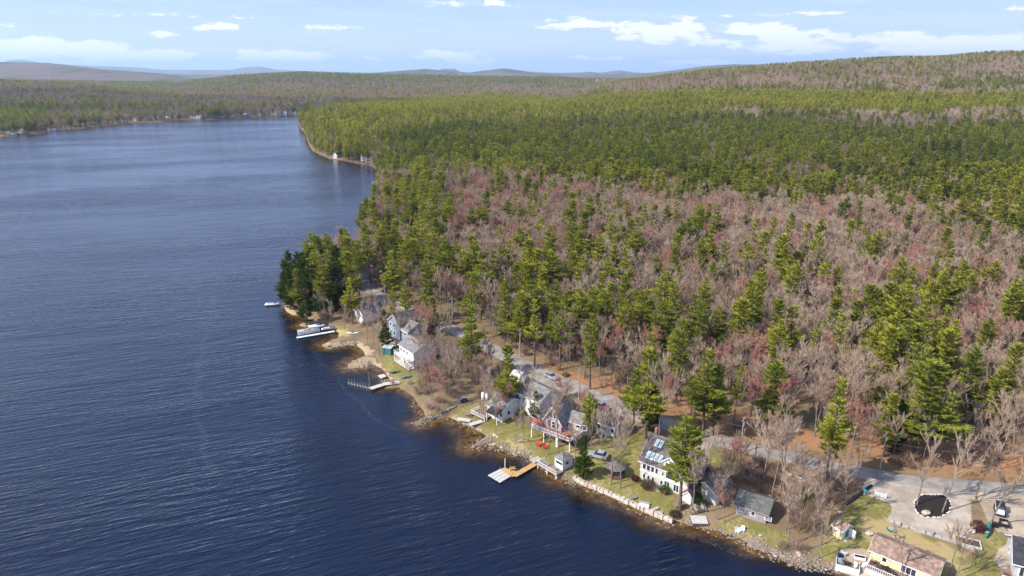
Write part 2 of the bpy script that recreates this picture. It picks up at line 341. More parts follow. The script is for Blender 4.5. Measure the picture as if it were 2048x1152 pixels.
# ---------------------------------------------------------------- ground, lake, roads
ROAD_PX = [(2420, 1002), (2200, 990), (2048, 981), (1940, 973), (1841, 965), (1737, 948), (1644, 931), (1576, 914), (1486, 894), (1418, 876), (1353, 855), (1308, 841), (1274, 828), (1218, 804), (1173, 785),
    (1120, 765), (1085, 749), (1048, 730), (1000, 706), (960, 686), (905, 658), (860, 640), (810, 618), (772, 600), (745, 582), (728, 566), (722, 552), (730, 541), (748, 530), (765, 515), (772, 500), (775, 470)]
ROAD = poly(ROAD_PX)
def smooth_line(pts, step=1.5):
    P = np.array(pts); out = []
    for i in range(len(P)-1):
        p0 = P[max(i-1, 0)]; p1 = P[i]; p2 = P[i+1]; p3 = P[min(i+2, len(P)-1)]
        n = max(2, int(np.linalg.norm(p2-p1)/step))
        for k in range(n):
            t = k/n; out.append(0.5*((2*p1)+(-p0+p2)*t+(2*p0-5*p1+4*p2-p3)*t*t+(-p0+3*p1-3*p2+p3)*t**3))
    out.append(P[-1]); return np.array(out)
ROADL = smooth_line(ROAD)
LAWNS = [poly(p) for p in [
    [(1150, 962), (1340, 1036), (1352, 1020), (1345, 985), (1330, 962), (1275, 950), (1277, 905), (1292, 870), (1240, 862), (1190, 890), (1150, 905), (1130, 925), (1140, 958)],
    [(905, 833), (925, 812), (960, 808), (990, 840), (1060, 850), (1120, 885), (1135, 912), (1100, 935), (1070, 915), (1045, 903), (1008, 893), (985, 880), (975, 868), (960, 852), (930, 838)],
    [(772, 712), (790, 700), (812, 735), (835, 745), (836, 772), (800, 768), (786, 752), (770, 735), (755, 722)],
    [(1690, 1012), (1728, 990), (1782, 1003), (1788, 1025), (1779, 1042), (1867, 1073), (1935, 1105), (1925, 1152), (1880, 1152), (1742, 1090), (1740, 1110), (1650, 1122), (1630, 1095), (1655, 1050)],
    [(1970, 1062), (2048, 1078), (2120, 1090), (2120, 1230), (1900, 1230), (1930, 1130), (1960, 1105)],
    [(1440, 1042), (1480, 1035), (1560, 1060), (1585, 1090), (1540, 1092), (1470, 1070), (1440, 1060)],
    [(1395, 880), (1470, 905), (1490, 925), (1430, 950), (1400, 920)],
    [(985, 785), (1010, 770), (1034, 775), (1028, 792), (1005, 790)], [(770, 690), (790, 685), (790, 698), (768, 705)],
    [(625, 655), (690, 650), (705, 668), (680, 675), (640, 650)]]]
DRYL = [poly(p) for p in [[(1715, 1030), (1775, 1035), (1850, 1075), (1925, 1100), (1915, 1140), (1860, 1120), (1740, 1085), (1710, 1060)],
    [(1000, 880), (1050, 880), (1062, 905), (1030, 905)], [(1130, 880), (1155, 895), (1145, 925), (1125, 910)], [(640, 655), (700, 662), (700, 672), (650, 668)], [(905, 832), (960, 845), (960, 852), (925, 840)]]]
SANDS = [poly(p) for p in [[(600, 630), (640, 645), (630, 652), (600, 660), (570, 640), (565, 615)], [(705, 682), (720, 684), (748, 700), (744, 710), (728, 713), (718, 700), (700, 691), (660, 697), (640, 691), (680, 686)],
    [(690, 738), (700, 726), (735, 712), (752, 720), (768, 738), (790, 765), (780, 772), (745, 728), (720, 738)], [(900, 842), (897, 832), (965, 858), (962, 868)], [(1000, 640), (1001, 640), (1000, 641)]]]
ORANGE = [poly([(1290, 820), (1420, 850), (1640, 905), (1850, 945), (2100, 960), (2100, 900), (1850, 890), (1600, 860), (1400, 800), (1200, 760), (1100, 730), (1150, 775)]),
          poly([(1480, 930), (1700, 960), (1640, 1010), (1580, 1010), (1500, 960)])]
DARKP = [poly([(1500, 920), (1640, 945), (1740, 965), (1660, 1030), (1600, 1090), (1560, 1060), (1560, 990)])]
def cover(X, Y, polys, soft):
    r = np.zeros(X.shape)
    for p in polys:
        P = np.array(p); x0, y0 = P.min(0)-5; x1, y1 = P.max(0)+5
        m = (X > x0) & (X < x1) & (Y > y0) & (Y < y1)
        if not m.any(): continue
        xs, ys = X[m], Y[m]; jx = xs+0.5*np.sin(ys*1.9)+0.3*np.sin(ys*4.3+xs); jy = ys+0.5*np.sin(xs*1.7)+0.3*np.sin(xs*3.9+ys)
        d = seg_dist(jx, jy, p, True)*np.where(inside(jx, jy, p), 1, -1)
        r[m] = np.maximum(r[m], np.clip(0.5+d/soft, 0, 1))
    return r
Yr = list(np.linspace(-80, 70, 30))
cp_, sp_ = math.cos(PITCH), math.sin(PITCH)
for py in np.arange(1330, 156, -1.7): Yr.append(P0(1024, py, 0)[1])
Yr = sorted(set(y for y in Yr)); y = Yr[-1]
while y < 42000: y *= 1.03; Yr.append(y)
Yr = np.array([v for i, v in enumerate(Yr) if i == 0 or v > Yr[i-1]+1e-3])
Sx = np.concatenate([np.linspace(-1.5, -0.9, 90)[:-1], np.linspace(-0.9, 0.9, 1150), np.linspace(0.9, 1.5, 90)[1:]])
def gridmesh(name, Yv, Sv, zf, keep=None, attrs=None, mats=()):
    YY, SS = np.meshgrid(Yv, Sv, indexing='ij'); XX = SS*(YY*0.98+25+60*np.exp(-np.maximum(YY, 0)/60.0)+np.where(YY < 0, -YY, 0))
    D = sdist(XX, YY); Z = zf(XX, YY, D); n, m = XX.shape
    idx = np.arange(n*m).reshape(n, m); Fq = np.stack([idx[:-1, :-1], idx[:-1, 1:], idx[1:, 1:], idx[1:, :-1]], -1).reshape(-1, 4)
    V = np.stack([XX, YY, Z], -1).reshape(-1, 3)
    if keep is not None:
        kq = keep(XX, YY, D).ravel()[Fq].any(1); Fq = Fq[kq]
        used = np.unique(Fq); rm = np.full(n*m, -1); rm[used] = np.arange(len(used)); V = V[used]; Fq = rm[Fq]
    else: used = np.arange(n*m)
    me = np_mesh(name, V, Fq, mats, smooth=True)
    for k, fn in (attrs or {}).items():
        a = me.attributes.new(k, 'FLOAT', 'POINT'); a.data.foreach_set('value', fn(XX, YY, D).ravel()[used].astype(np.float32))
    o = bpy.data.objects.new(name, me); link(o); return o
def ground_mat():
    m = bpy.data.materials.new('woodland_floor'); m.use_nodes = True; t = NT(m.node_tree); b = t.n['Principled BSDF']
    co = t.new('ShaderNodeTexCoord').outputs['Object']
    n1 = t.noise(co, .12, 4, .6); n2 = t.noise(co, 1.1, 4, .65); n3 = t.noise(co, 5, 3, .7); n0 = t.noise(co, .03, 3, .5)
    col = t.mix(t.maprange(n1, .35, .65), (.13, .095, .052), (.195, .142, .082)); col = t.mix(t.math('MULTIPLY', t.maprange(n2, .5, .75), .6), col, (.10, .065, .045))
    col = t.mix(t.math('MULTIPLY', t.attr('orange'), t.maprange(n0, .3, .6, .4, 1)), col, t.mix(t.maprange(n2, .35, .65), (.33, .16, .065), (.24, .13, .07)))
    col = t.mix(t.attr('darkp'), col, t.mix(n2, (.10, .08, .045), (.22, .13, .07)))
    gr = t.mix(t.maprange(n1, .35, .65), (.15, .12, .045), (.25, .19, .085)); gr = t.mix(t.maprange(n2, .38, .62), gr, (.115, .125, .03)); gr = t.mix(t.math('MULTIPLY', t.maprange(n3, .5, .8), .6), gr, (.24, .17, .08))
    la = t.maprange(t.math('ADD', t.attr('lawn'), t.math('MULTIPLY', t.math('SUBTRACT', n2, .5), .9)), .35, .65)
    col = t.mix(la, col, gr)
    dr = t.maprange(t.math('ADD', t.attr('dry'), t.math('MULTIPLY', t.math('SUBTRACT', n1, .5), 1.2)), .3, .75)
    col = t.mix(t.math('MULTIPLY', dr, .85), col, t.mix(n2, (.33, .25, .12), (.27, .21, .10)))
    sa = t.maprange(t.math('ADD', t.attr('sand'), t.math('MULTIPLY', t.math('SUBTRACT', n2, .5), .5)), .3, .7)
    col = t.mix(sa, col, t.mix(n3, (.24, .18, .11), (.33, .26, .165)))
    # distant woodland seen as canopy: evergreen stands among bare hardwoods
    fn = t.noise(t.mapping(co, scale=(1, .35, 1)), .0021, 7, .68); fc = t.noise(co, .035, 4, .7)
    ev = t.mix(fc, (.03, .042, .014), (.065, .075, .02)); ba = t.mix(fc, (.09, .068, .055), (.15, .115, .095))  # far canopy kept dark: self-shade of the crowns is put into the colours
    fa = t.mix(t.maprange(t.math('ADD', fn, t.math('MULTIPLY', t.math('SUBTRACT', fc, .5), .35)), .49, .59), ba, ev)
    col = t.mix(t.attr('far'), col, fa)
    shb = t.mix(n2, (.10, .07, .035), (.17, .12, .06)); col = t.mix(t.attr('bed'), col, shb)
    t.l.new(col, b.inputs['Base Color']); b.inputs['Roughness'].default_value = 1; b.inputs['Specular IOR Level'].default_value = .1
    bn = t.new('ShaderNodeBump'); bn.inputs['Strength'].default_value = .6; bn.inputs['Distance'].default_value = .25; t.l.new(n2, bn.inputs['Height']); t.l.new(bn.outputs[0], b.inputs['Normal'])
    return m
ground = gridmesh('ground', Yr, Sx, lambda X, Y, D: terrain(X, Y, D), None, {
    'lawn': lambda X, Y, D: cover(X, Y, LAWNS, 2.0), 'dry': lambda X, Y, D: cover(X, Y, DRYL, 4.0), 'sand': lambda X, Y, D: cover(X, Y, SANDS, 1.5),
    'orange': lambda X, Y, D: cover(X, Y, ORANGE, 10.0), 'darkp': lambda X, Y, D: cover(X, Y, DARKP, 5.0),
    'far': lambda X, Y, D: np.clip((Y-1500)/1200, 0, 1)*(D > 0), 'bed': lambda X, Y, D: (D < -0.3)*1.0}, [ground_mat()])
tag(ground, kind='structure')

SHAL_PX = [(745, 712, 9), (640, 676, 7), (612, 645, 6), (760, 745, 8), (950, 868, 10), (900, 850, 7), (1040, 905, 6), (1200, 985, 8), (1300, 1025, 7), (1400, 1055, 6), (1120, 965, 6), (1160, 975, 7), (1470, 1075, 4)]
SHALW = [(*G(a, b)[:2], r) for a, b, r in SHAL_PX]
def shal(X, Y, D):
    rr = 2.2+0*X
    for x, y, r in SHALW: rr = np.maximum(rr, r*np.exp(-((X-x)**2+(Y-y)**2)/(2*15.0**2)))
    rr = rr*(1+.35*vnoise(X, Y, 14)); return np.clip(1+np.minimum(D, 0)/(rr*1.7), 0, 1)
FOAM = [([(450, 560), (425, 610), (405, 690), (396, 760), (395, 830), (405, 880), (420, 940)], .8, .55), ([(610, 690), (650, 730), (690, 775), (730, 820), (790, 860)], .4, .7), ([(1115, 950), (1160, 985), (1220, 1010), (1290, 1040), (1360, 1065), (1440, 1090), (1500, 1115)], .5, 1.0), ([(560, 262), (575, 285), (600, 300)], 3, .5), ([(385, 560), (378, 640), (385, 700)], .4, .35)]
def foam(X, Y, D):
    r = np.zeros(X.shape)
    for pl, wd, k in FOAM: r = np.maximum(r, k*np.exp(-(seg_dist(X+.7*np.sin(Y*.35), Y, [P0(*q) for q in pl])/wd)**2))
    return r
def water_mat():
    m = bpy.data.materials.new('lake_water'); m.use_nodes = True; t = NT(m.node_tree); t.n.clear()
    co = t.new('ShaderNodeTexCoord').outputs['Object']
    s_ = t.attr('shallow'); s_ = t.math('POWER', s_, 1.7); n = t.noise(co, .5, 4, .6); pat = t.noise(t.mapping(co, rot=(0, 0, R(-20)), scale=(.35, 1, 1)), .012, 4, .6)
    deep = t.mix(pat, (.0004, .0044, .0150), (.0008, .0064, .0215)); am = t.mix(t.maprange(n, .35, .65), (.034, .018, .005), (.12, .066, .016))
    mid = (.006, .0055, .006)
    col = t.mix(t.maprange(s_, .02, .30), deep, mid); col = t.mix(t.maprange(s_, .25, .98), col, am)
    # wind lines of foam
    fo = t.noise(t.mapping(co, rot=(0, 0, R(-14)), scale=(1, .05, 1)), .05, 5, .75)
    fm = t.math('MULTIPLY', t.attr('foam'), t.maprange(t.noise(co, 1.3, 4, .7), .45, .72)); col = t.mix(t.math('MULTIPLY', fm, .2), col, (.45, .47, .5))
    W = []
    for rot, sx, sy, sc, dt in ((-20, .16, 1, .55, 3), (-28, .3, 1, 1.3, 3), (-12, .10, 1, .2, 2), (35, .5, 1, 2.6, 2)):
        W.append(t.noise(t.mapping(co, rot=(0, 0, R(rot)), scale=(sx, sy, 1)), sc, dt, .55))
    gust = t.maprange(pat, .3, .7, .35, 1.2)
    h = t.math('ADD', t.math('MULTIPLY', W[0], .85), t.math('MULTIPLY', W[1], .42)); h = t.math('ADD', h, t.math('MULTIPLY', W[2], .6)); h = t.math('ADD', h, t.math('MULTIPLY', W[3], .10))
    h = t.math('ADD', h, t.math('MULTIPLY', t.noise(t.mapping(co, rot=(0, 0, R(-22)), scale=(.12, 1, 1)), .95, 2, .5), .55)); cut = t.maprange(t.attr('offshore'), 0, 1, .3, 1.0); h = t.math('MULTIPLY', t.math('MULTIPLY', h, gust), cut)
    bn = t.new('ShaderNodeBump'); bn.inputs['Strength'].default_value = 1.0; bn.inputs['Distance'].default_value = .75; t.l.new(h, bn.inputs['Height'])
    df = t.new('ShaderNodeBsdfDiffuse'); t.l.new(col, df.inputs[0])
    gl = t.new('ShaderNodeBsdfGlossy'); gl.inputs['Roughness'].default_value = .16; t.l.new(bn.outputs[0], gl.inputs['Normal']); gl.inputs[0].default_value = (1, .97, 1, 1)
    fr = t.new('ShaderNodeFresnel'); fr.inputs['IOR'].default_value = 1.33; t.l.new(bn.outputs[0], fr.inputs['Normal'])
    mx = t.new('ShaderNodeMixShader'); t.l.new(fr.outputs[0], mx.inputs[0]); t.l.new(df.outputs[0], mx.inputs[1]); t.l.new(gl.outputs[0], mx.inputs[2])
    o = t.new('ShaderNodeOutputMaterial'); t.l.new(mx.outputs[0], o.inputs[0]); return m
water = gridmesh('water', Yr[Yr < 2600][::2], Sx[::2], lambda X, Y, D: 0*X, lambda X, Y, D: D < 3, {'foam': foam, 'shallow': shal, 'offshore': lambda X, Y, D: np.clip(-D/28, 0, 1)}, [water_mat()])
tag(water, kind='structure')

def asphalt():
    m = mat('worn_asphalt', (.225, .205, .18), .95, .4, .3, 0, c2=(.165, .15, .132)); return m
def gravelm(): return mat('pale_gravel', (.33, .28, .225), 1, .35, .22, .5, c2=(.25, .212, .168), spec=.1)
def sandym(): return mat('sandy_gravel', (.33, .27, .195), 1, .3, .22, .5, c2=(.25, .205, .15), spec=.1)
def ribbon(name, line, w0, up, m, edge_jit=.25):
    n = len(line); T = np.gradient(line, axis=0); T /= np.linalg.norm(T, axis=1)[:, None]; N = np.stack([-T[:, 1], T[:, 0]], 1); k = 7; V = []
    rj = np.random.default_rng(5)
    jl = np.convolve(rj.normal(0, edge_jit, n+8), np.ones(5)/3, 'same')[4:-4]; jr = np.convolve(rj.normal(0, edge_jit, n+8), np.ones(5)/3, 'same')[4:-4]
    for j in range(k):
        a = -1+2*j/(k-1); off = a*np.asarray(w0)/2+(jl if j == 0 else jr if j == k-1 else 0)
        p = line+N*np.reshape(off*np.ones(n), (n, 1)); z = terrain(p[:, 0], p[:, 1])+up-(0.10 if j in (0, k-1) else 0)+0.05*(1-a*a); V.append(np.stack([p[:, 0], p[:, 1], z], 1))
    V = np.stack(V, 1).reshape(-1, 3); idx = np.arange(n*k).reshape(n, k)
    Fq = np.stack([idx[:-1, :-1], idx[1:, :-1], idx[1:, 1:], idx[:-1, 1:]], -1).reshape(-1, 4)[:, ::-1]
    o = bpy.data.objects.new(name, np_mesh(name, V, Fq, [m], smooth=True)); link(o); return tag(o, kind='structure')
ribbon('road', ROADL, np.interp(np.arange(len(ROADL)), *zip(*[(int(np.argmin(np.hypot(ROADL[:, 0]-q[0], ROADL[:, 1]-q[1]))), wv) for q, wv in ((ROAD[0], 4.6), (ROAD[5], 4.6), (ROAD[9], 5.4), (ROAD[12], 6.4), (ROAD[15], 7.0), (ROAD[17], 6.6), (ROAD[20], 5.5), (ROAD[-1], 5.0))])), .11, asphalt())
def patch(name, pts_px, up, m, step=.8):
    P = np.array(poly(pts_px)); x0, y0 = P.min(0); x1, y1 = P.max(0)
    xs = np.arange(x0, x1+step, step); ys = np.arange(y0, y1+step, step); X, Y = np.meshgrid(xs, ys); d = seg_dist(X, Y, P, True)*np.where(inside(X, Y, P), 1, -1)
    n, k = X.shape; idx = np.arange(n*k).reshape(n, k); Fq = np.stack([idx[:-1, :-1], idx[:-1, 1:], idx[1:, 1:], idx[1:, :-1]], -1).reshape(-1, 4)
    keep = (d > -.8).ravel()[Fq].all(1); Fq = Fq[keep]
    Z = terrain(X, Y)+np.clip(up+d*.12, -.15, up); V = np.stack([X, Y, Z], -1).reshape(-1, 3); used = np.unique(Fq); rm = np.full(n*k, -1); rm[used] = np.arange(len(used))
    o = bpy.data.objects.new(name, np_mesh(name, V[used], rm[Fq], [m], smooth=True)); link(o); return tag(o, kind='structure')
patch('driveway', [(1742, 952), (1727, 985), (1748, 992), (1771, 1001), (1786, 1005), (1789, 1023), (1780, 1042), (1819, 1055), (1867, 1070), (1915, 1085), (1926, 1070), (1937, 1051), (1937, 1007), (1946, 992), (1960, 985), (1958, 977), (1850, 970)], .07, gravelm(), .4)
patch('parking', [(1957, 980), (1959, 994), (1970, 1015), (1981, 1042), (1992, 1060), (2048, 1072), (2130, 1080), (2140, 994), (2048, 986)], .07, sandym(), .4)
patch('driveway', [(1395, 870), (1418, 884), (1412, 905), (1395, 925), (1375, 925), (1378, 905), (1385, 890)], .07, gravelm(), .5)
patch('path', [(2030, 1092), (2018, 1091), (2003, 1103), (1995, 1120), (2003, 1138), (2010, 1130), (2018, 1110)], .08, gravelm(), .4)
patch('patio', [(1298, 968), (1315, 980), (1340, 987), (1368, 983), (1378, 972), (1360, 978), (1335, 978), (1316, 973)], .10, gravelm(), .3)
patch('path', [(1690, 1102), (1720, 1098), (1737, 1106), (1735, 1130), (1760, 1150), (1740, 1165), (1700, 1152), (1716, 1130), (1700, 1118)], .07, sandym(), .4)

# ---------------------------------------------------------------- trees
def trunk_mesh(path, radii, n=6, V=None, Fc=None, rs=None):
    """tube through points, triangles"""
    b = len(V); P = [np.array(p, float) for p in path]
    for i, p in enumerate(P):
        d = P[min(i+1, len(P)-1)]-P[max(i-1, 0)]; d /= np.linalg.norm(d)+1e-9
        u = np.cross(d, (0.3, 1, 0.1)); u /= np.linalg.norm(u)+1e-9; w_ = np.cross(d, u)
        for k in range(n):
            a = 6.2832*k/n; V.append(p+(u*math.cos(a)+w_*math.sin(a))*radii[i])
    for i in range(len(P)-1):
        for k in range(n):
            a0 = b+i*n+k; a1 = b+i*n+(k+1) % n; c0 = a0+n; c1 = a1+n; Fc.append((a0, a1, c1)); Fc.append((a0, c1, c0))
def tris_from(pos, dirs, side, length, width):
    """elongated triangles: base at pos, tip along dirs"""
    n = len(pos); V = np.empty((n*3, 3)); V[0::3] = pos-side*width[:, None]/2; V[1::3] = pos+side*width[:, None]/2; V[2::3] = pos+dirs*length[:, None]
    return V, np.arange(n*3).reshape(n, 3)
def nrm(a): return a/(np.linalg.norm(a, axis=1)[:, None]+1e-9)
def pine(seed, h, dens, big, R0=.20, cb=.32, name='pine', flat=1.0, mats=None):
    rs = np.random.default_rng(seed); TV, TF = [], []
    lean = rs.normal(0, .012, 2)*h; path = [(lean[0]*t*t+.15*math.sin(5*t+seed), lean[1]*t*t, h*t) for t in np.linspace(-.02, .97, 8)]
    trunk_mesh(path, [h*.0135*(1.25-t)*(1.25 if t < .05 else 1) for t in np.linspace(0, 1.1, 8)], 6, TV, TF)
    pos, dr, sd, ln, wd = [], [], [], [], []
    z = cb*h; aa = rs.uniform(0, 6.28)
    while z < h*.985:
        t = (z/h-cb)/(1-cb); prof = (1-t)**.62*(.78+.30*math.sin(t*9+seed))*min(1, .55+t*3); L0 = R0*h*prof+.35
        nb = int(rs.integers(4, 7)); 
        for k in range(nb):
            if rs.random() < .07+.18*(t < .15): continue
            aa += 6.283/nb+rs.normal(0, .35); L = L0*rs.uniform(.62, 1.22); zz = z+rs.normal(0, .012*h)
            rise = (.02+.55*t*t)+rs.normal(0, .08); d = np.array([math.cos(aa), math.sin(aa), rise]); d /= np.linalg.norm(d); s_ = np.array([-math.sin(aa), math.cos(aa), 0])
            c0 = np.array([lean[0]*(z/h)**2, lean[1]*(z/h)**2, zz])
            trunk_mesh([c0, c0+d*L*.5, c0+d*L*.92+np.array([0, 0, .12*L*.5])], [.045*L*.35+.02, .03*L*.3, .01], 3, TV, TF)
            n = max(5, int(dens*(L**1.35)*rs.uniform(.8, 1.2))); u = rs.uniform(.16, 1, n)**.75
            wv = rs.normal(0, 1, n)*.23*L*np.sqrt(np.clip(u*(1.25-u), 0, 1)); up = .18*L*u*u*(1-t*.3)+np.abs(rs.normal(0, .10, n))*(1+.1*L)
            p = c0+d[None]*(u*L)[:, None]+s_[None]*wv[:, None]+np.stack([0*u, 0*u, up*flat], 1)
            q = d[None]*rs.uniform(.4, 1.2, n)[:, None]+s_[None]*(np.sign(wv)*rs.uniform(.1, 1.1, n))[:, None]+np.stack([0*u, 0*u, rs.uniform(-.05, .75, n)], 1)
            q = nrm(q); upv = np.stack([rs.normal(0, .45, n), rs.normal(0, .45, n), np.ones(n)], 1); sv = nrm(np.cross(q, upv))
            pos.append(p); dr.append(q); sd.append(sv); ln.append(rs.uniform(.55, 1.15, n)*big); wd.append(rs.uniform(.26, .5, n)*big)
        z += h*rs.uniform(.036, .058)
    n = int(14*dens/6)+8; u = rs.uniform(0, 1, n); a = rs.uniform(0, 6.28, n)
    p = np.stack([lean[0]+.2*np.cos(a), lean[1]+.2*np.sin(a), h*(.93+.07*u)], 1); q = nrm(np.stack([np.cos(a)*.8, np.sin(a)*.8, rs.uniform(.4, 1.5, n)], 1))
    pos.append(p); dr.append(q); sd.append(nrm(np.cross(q, np.tile([.1, .2, 1], (n, 1))))); ln.append(rs.uniform(.5, .8, n)*big); wd.append(rs.uniform(.2, .3, n)*big)
    V, Fc = tris_from(*[np.concatenate(x) for x in (pos, dr, sd, ln, wd)])
    return (np.array(TV), np.array(TF)), (V, Fc)
def bare(seed, h, lev, ntw, tw, spread=.32, fork=.35, red=0, tlen=1.0, rtr=.0095):
    rs = np.random.default_rng(seed); TV, TF, LV, LF = [], [], [], []; tips = []
    def grow(p, d, L, r, k):
        nseg = 5 if k < 2 else 3 if L > 1.2 else 2; path = [p]; rad = [r]; q = p.copy(); dd = d.copy()
        for i in range(nseg):
            dd = dd+rs.normal(0, .065 if k < 2 else .1, 3)+np.array([0, 0, .05]); dd /= np.linalg.norm(dd); q = q+dd*L/nseg; path.append(q.copy()); rad.append(r*(1-(i+1)/nseg*(.45 if k < lev else .8)))
        trunk_mesh(path, rad, 5 if k == 0 else 3, TV if k == 0 else LV, TF if k == 0 else LF)
        if k >= lev-1:
            for j in range(len(path)-1): tips.append((path[j], path[j+1], dd))
        if k >= lev: return
        nc = int(rs.integers(3, 5)) if k else int(rs.integers(5, 8)); a0 = rs.uniform(0, 6.28)
        for c in range(nc):
            f = rs.uniform(fork+.1, 1) if k == 0 else rs.uniform(.3, 1); seg = min(int(f*nseg), nseg-1); ft = f*nseg-seg; b = path[seg]*(1-ft)+path[seg+1]*ft
            a = a0+c*2.4+rs.normal(0, .3); u = np.cross(dd, (0.2, .9, .3)); u /= np.linalg.norm(u); v = np.cross(dd, u); sp_ = rs.uniform(.45, .95)
            nd = dd*math.cos(sp_)+(u*math.cos(a)+v*math.sin(a))*math.sin(sp_); nd[2] += .26; nd /= np.linalg.norm(nd)
            LL = L*rs.uniform(.48, .72)*(1.05-.25*f) if k else h*spread*rs.uniform(.8, 1.25)*(1.25-.5*f); grow(b, nd, LL, r*rs.uniform(.24, .40)*(1.15-.3*f), k+1)
        if k: grow(path[-1], dd, L*.55, rad[-1], k+1)
    grow(np.array([0, 0, -.3]), np.array([rs.normal(0, .03), rs.normal(0, .03), 1.0]), h*.72, h*rtr, 0)
    T = len(tips); idx = rs.integers(0, T, ntw); A = np.array([t[0] for t in tips])[idx]; B = np.array([t[1] for t in tips])[idx]; D = np.array([t[2] for t in tips])[idx]
    f = rs.uniform(0, 1.1, (ntw, 1)); p = A*(1-f)+B*f; q = nrm(D*.9+rs.normal(0, .36, (ntw, 3))+np.array([0, 0, .55])); sd = nrm(np.cross(q, rs.normal(0, 1, (ntw, 3))))
    ln = rs.uniform(.5, 1.3, ntw)*tlen; V, Fc = tris_from(p, q, sd, ln, np.full(ntw, tw)*rs.uniform(.7, 1.3, ntw)); Vs = [V]; Fs = [Fc]; M = [np.zeros(len(Fc), int)]; nb = len(V)
    if LV: Vs.append(np.array(LV)); Fs.append(np.array(LF)+nb); M.append(np.zeros(len(LF), int)); nb += len(LV)
    if red:
        i2 = rs.integers(0, ntw, red); pp = p[i2]+q[i2]*(ln[i2]*rs.uniform(.2, 1, red))[:, None]+rs.normal(0, .12, (red, 3)); qq = nrm(rs.normal(0, 1, (red, 3))); ss = nrm(np.cross(qq, rs.normal(0, 1, (red, 3))))
        V2, F2 = tris_from(pp, qq, ss, rs.uniform(.14, .28, red), rs.uniform(.10, .2, red)); Vs.append(V2); Fs.append(F2+nb); M.append(np.ones(red, int))
    return (np.array(TV), np.array(TF)), (np.concatenate(Vs), np.concatenate(Fs), np.concatenate(M))
def mk_tree(nm, parts, tm, cms):
    (tv, tf), cr = parts; t = np_mesh(nm+'_trunk', tv, tf, [tm], smooth=True); c = np_mesh(nm+'_crown', cr[0], cr[1], cms, cr[2] if len(cr) > 2 else None)
    V = np.concatenate([tv, cr[0]]); Fc = np.concatenate([tf, cr[1]+len(tv)]); mi = np.concatenate([np.zeros(len(tf), int), 1+(cr[2] if len(cr) > 2 else np.zeros(len(cr[1]), int))])
    return t, c, (V, Fc, [tm]+cms, mi)
HP = [mk_tree('pine', pine(11+i, 22, d, 1.0, r, cb), BBARK, [NEEDLE]) for i, (d, r, cb) in enumerate([(16, .19, .28), (17, .23, .22), (14, .16, .40), (16, .21, .18), (13, .18, .34), (15, .26, .38)])]
HD = [mk_tree('dense', pine(31+i, 16, 26, .8, r, .06, flat=.8), BBARK, [DKGREEN]) for i, r in enumerate((.22, .17))]
HB = [mk_tree('bare', bare(51+i, 18, 3, 1900, .05, s, .35+.1*(i % 2)), BARK, [TWIG]) for i, s in enumerate((.25, .29, .22, .33, .25))]
HS = [mk_tree('slim', bare(71+i, 17, 2, 1100, .055, .22, .30, rtr=.0075), BARK, [TWIG]) for i in range(4)]
HM = [mk_tree('maple', bare(91+i, 15, 3, 1500, .045, s, .28, red=2000), BARK, [BUDT, BUD]) for i, s in enumerate((.24, .28, .22))]
LP = [mk_tree('lp', pine(211+i, 21, 4.2, 1.75, r, .25), BBARK, [NEEDLE])[2] for i, r in enumerate((.19, .23, .17))]
def recol(P_, m): return (P_[0], P_[1], [P_[2][0], m], P_[3])
LPY = [recol(q, SUNNEEDLE) for q in LP[:2]]
LB = [mk_tree('lb', bare(251+i, 16, 2, 800, .09, .27, .3, tlen=1.5), BARK, [TWIG])[2] for i in range(3)]
LM = [mk_tree('lm', bare(291+i, 14, 2, 650, .09, .30, .28, red=900, tlen=1.3), BARK, [BUDT, BUD])[2] for i in range(2)]
HH = {'pine': 22, 'dense': 16, 'bare': 18, 'slim': 17, 'maple': 15}
KINDM = {'pine': HP, 'dense': HD, 'bare': HB, 'slim': HS, 'maple': HM}
NAME = {'pine': 'pine_tree', 'dense': 'spruce_tree', 'bare': 'bare_tree', 'slim': 'slender_bare_tree', 'maple': 'red_maple_tree'}
CAT = {'pine': 'pine tree', 'dense': 'spruce tree', 'bare': 'bare tree', 'slim': 'bare tree', 'maple': 'maple tree'}
tree_xy = []
def tree(kind, x, y, h, rz, var, label, group=None, wide=1.0, lean=(0, 0)):
    V = KINDM[kind]; tm, cm_, _ = V[var % len(V)]
    e = empty(NAME[kind], (x, y, tz(x, y)), 0, label, CAT[kind], group); e.rotation_euler = (lean[0], lean[1], rz); s_ = h/HH[kind]; e.scale = (s_*wide, s_*wide, s_)
    for nm, me in (('trunk', tm), ('crown', cm_)): link(bpy.data.objects.new(nm, me), e)
    tree_xy.append((x, y)); return e

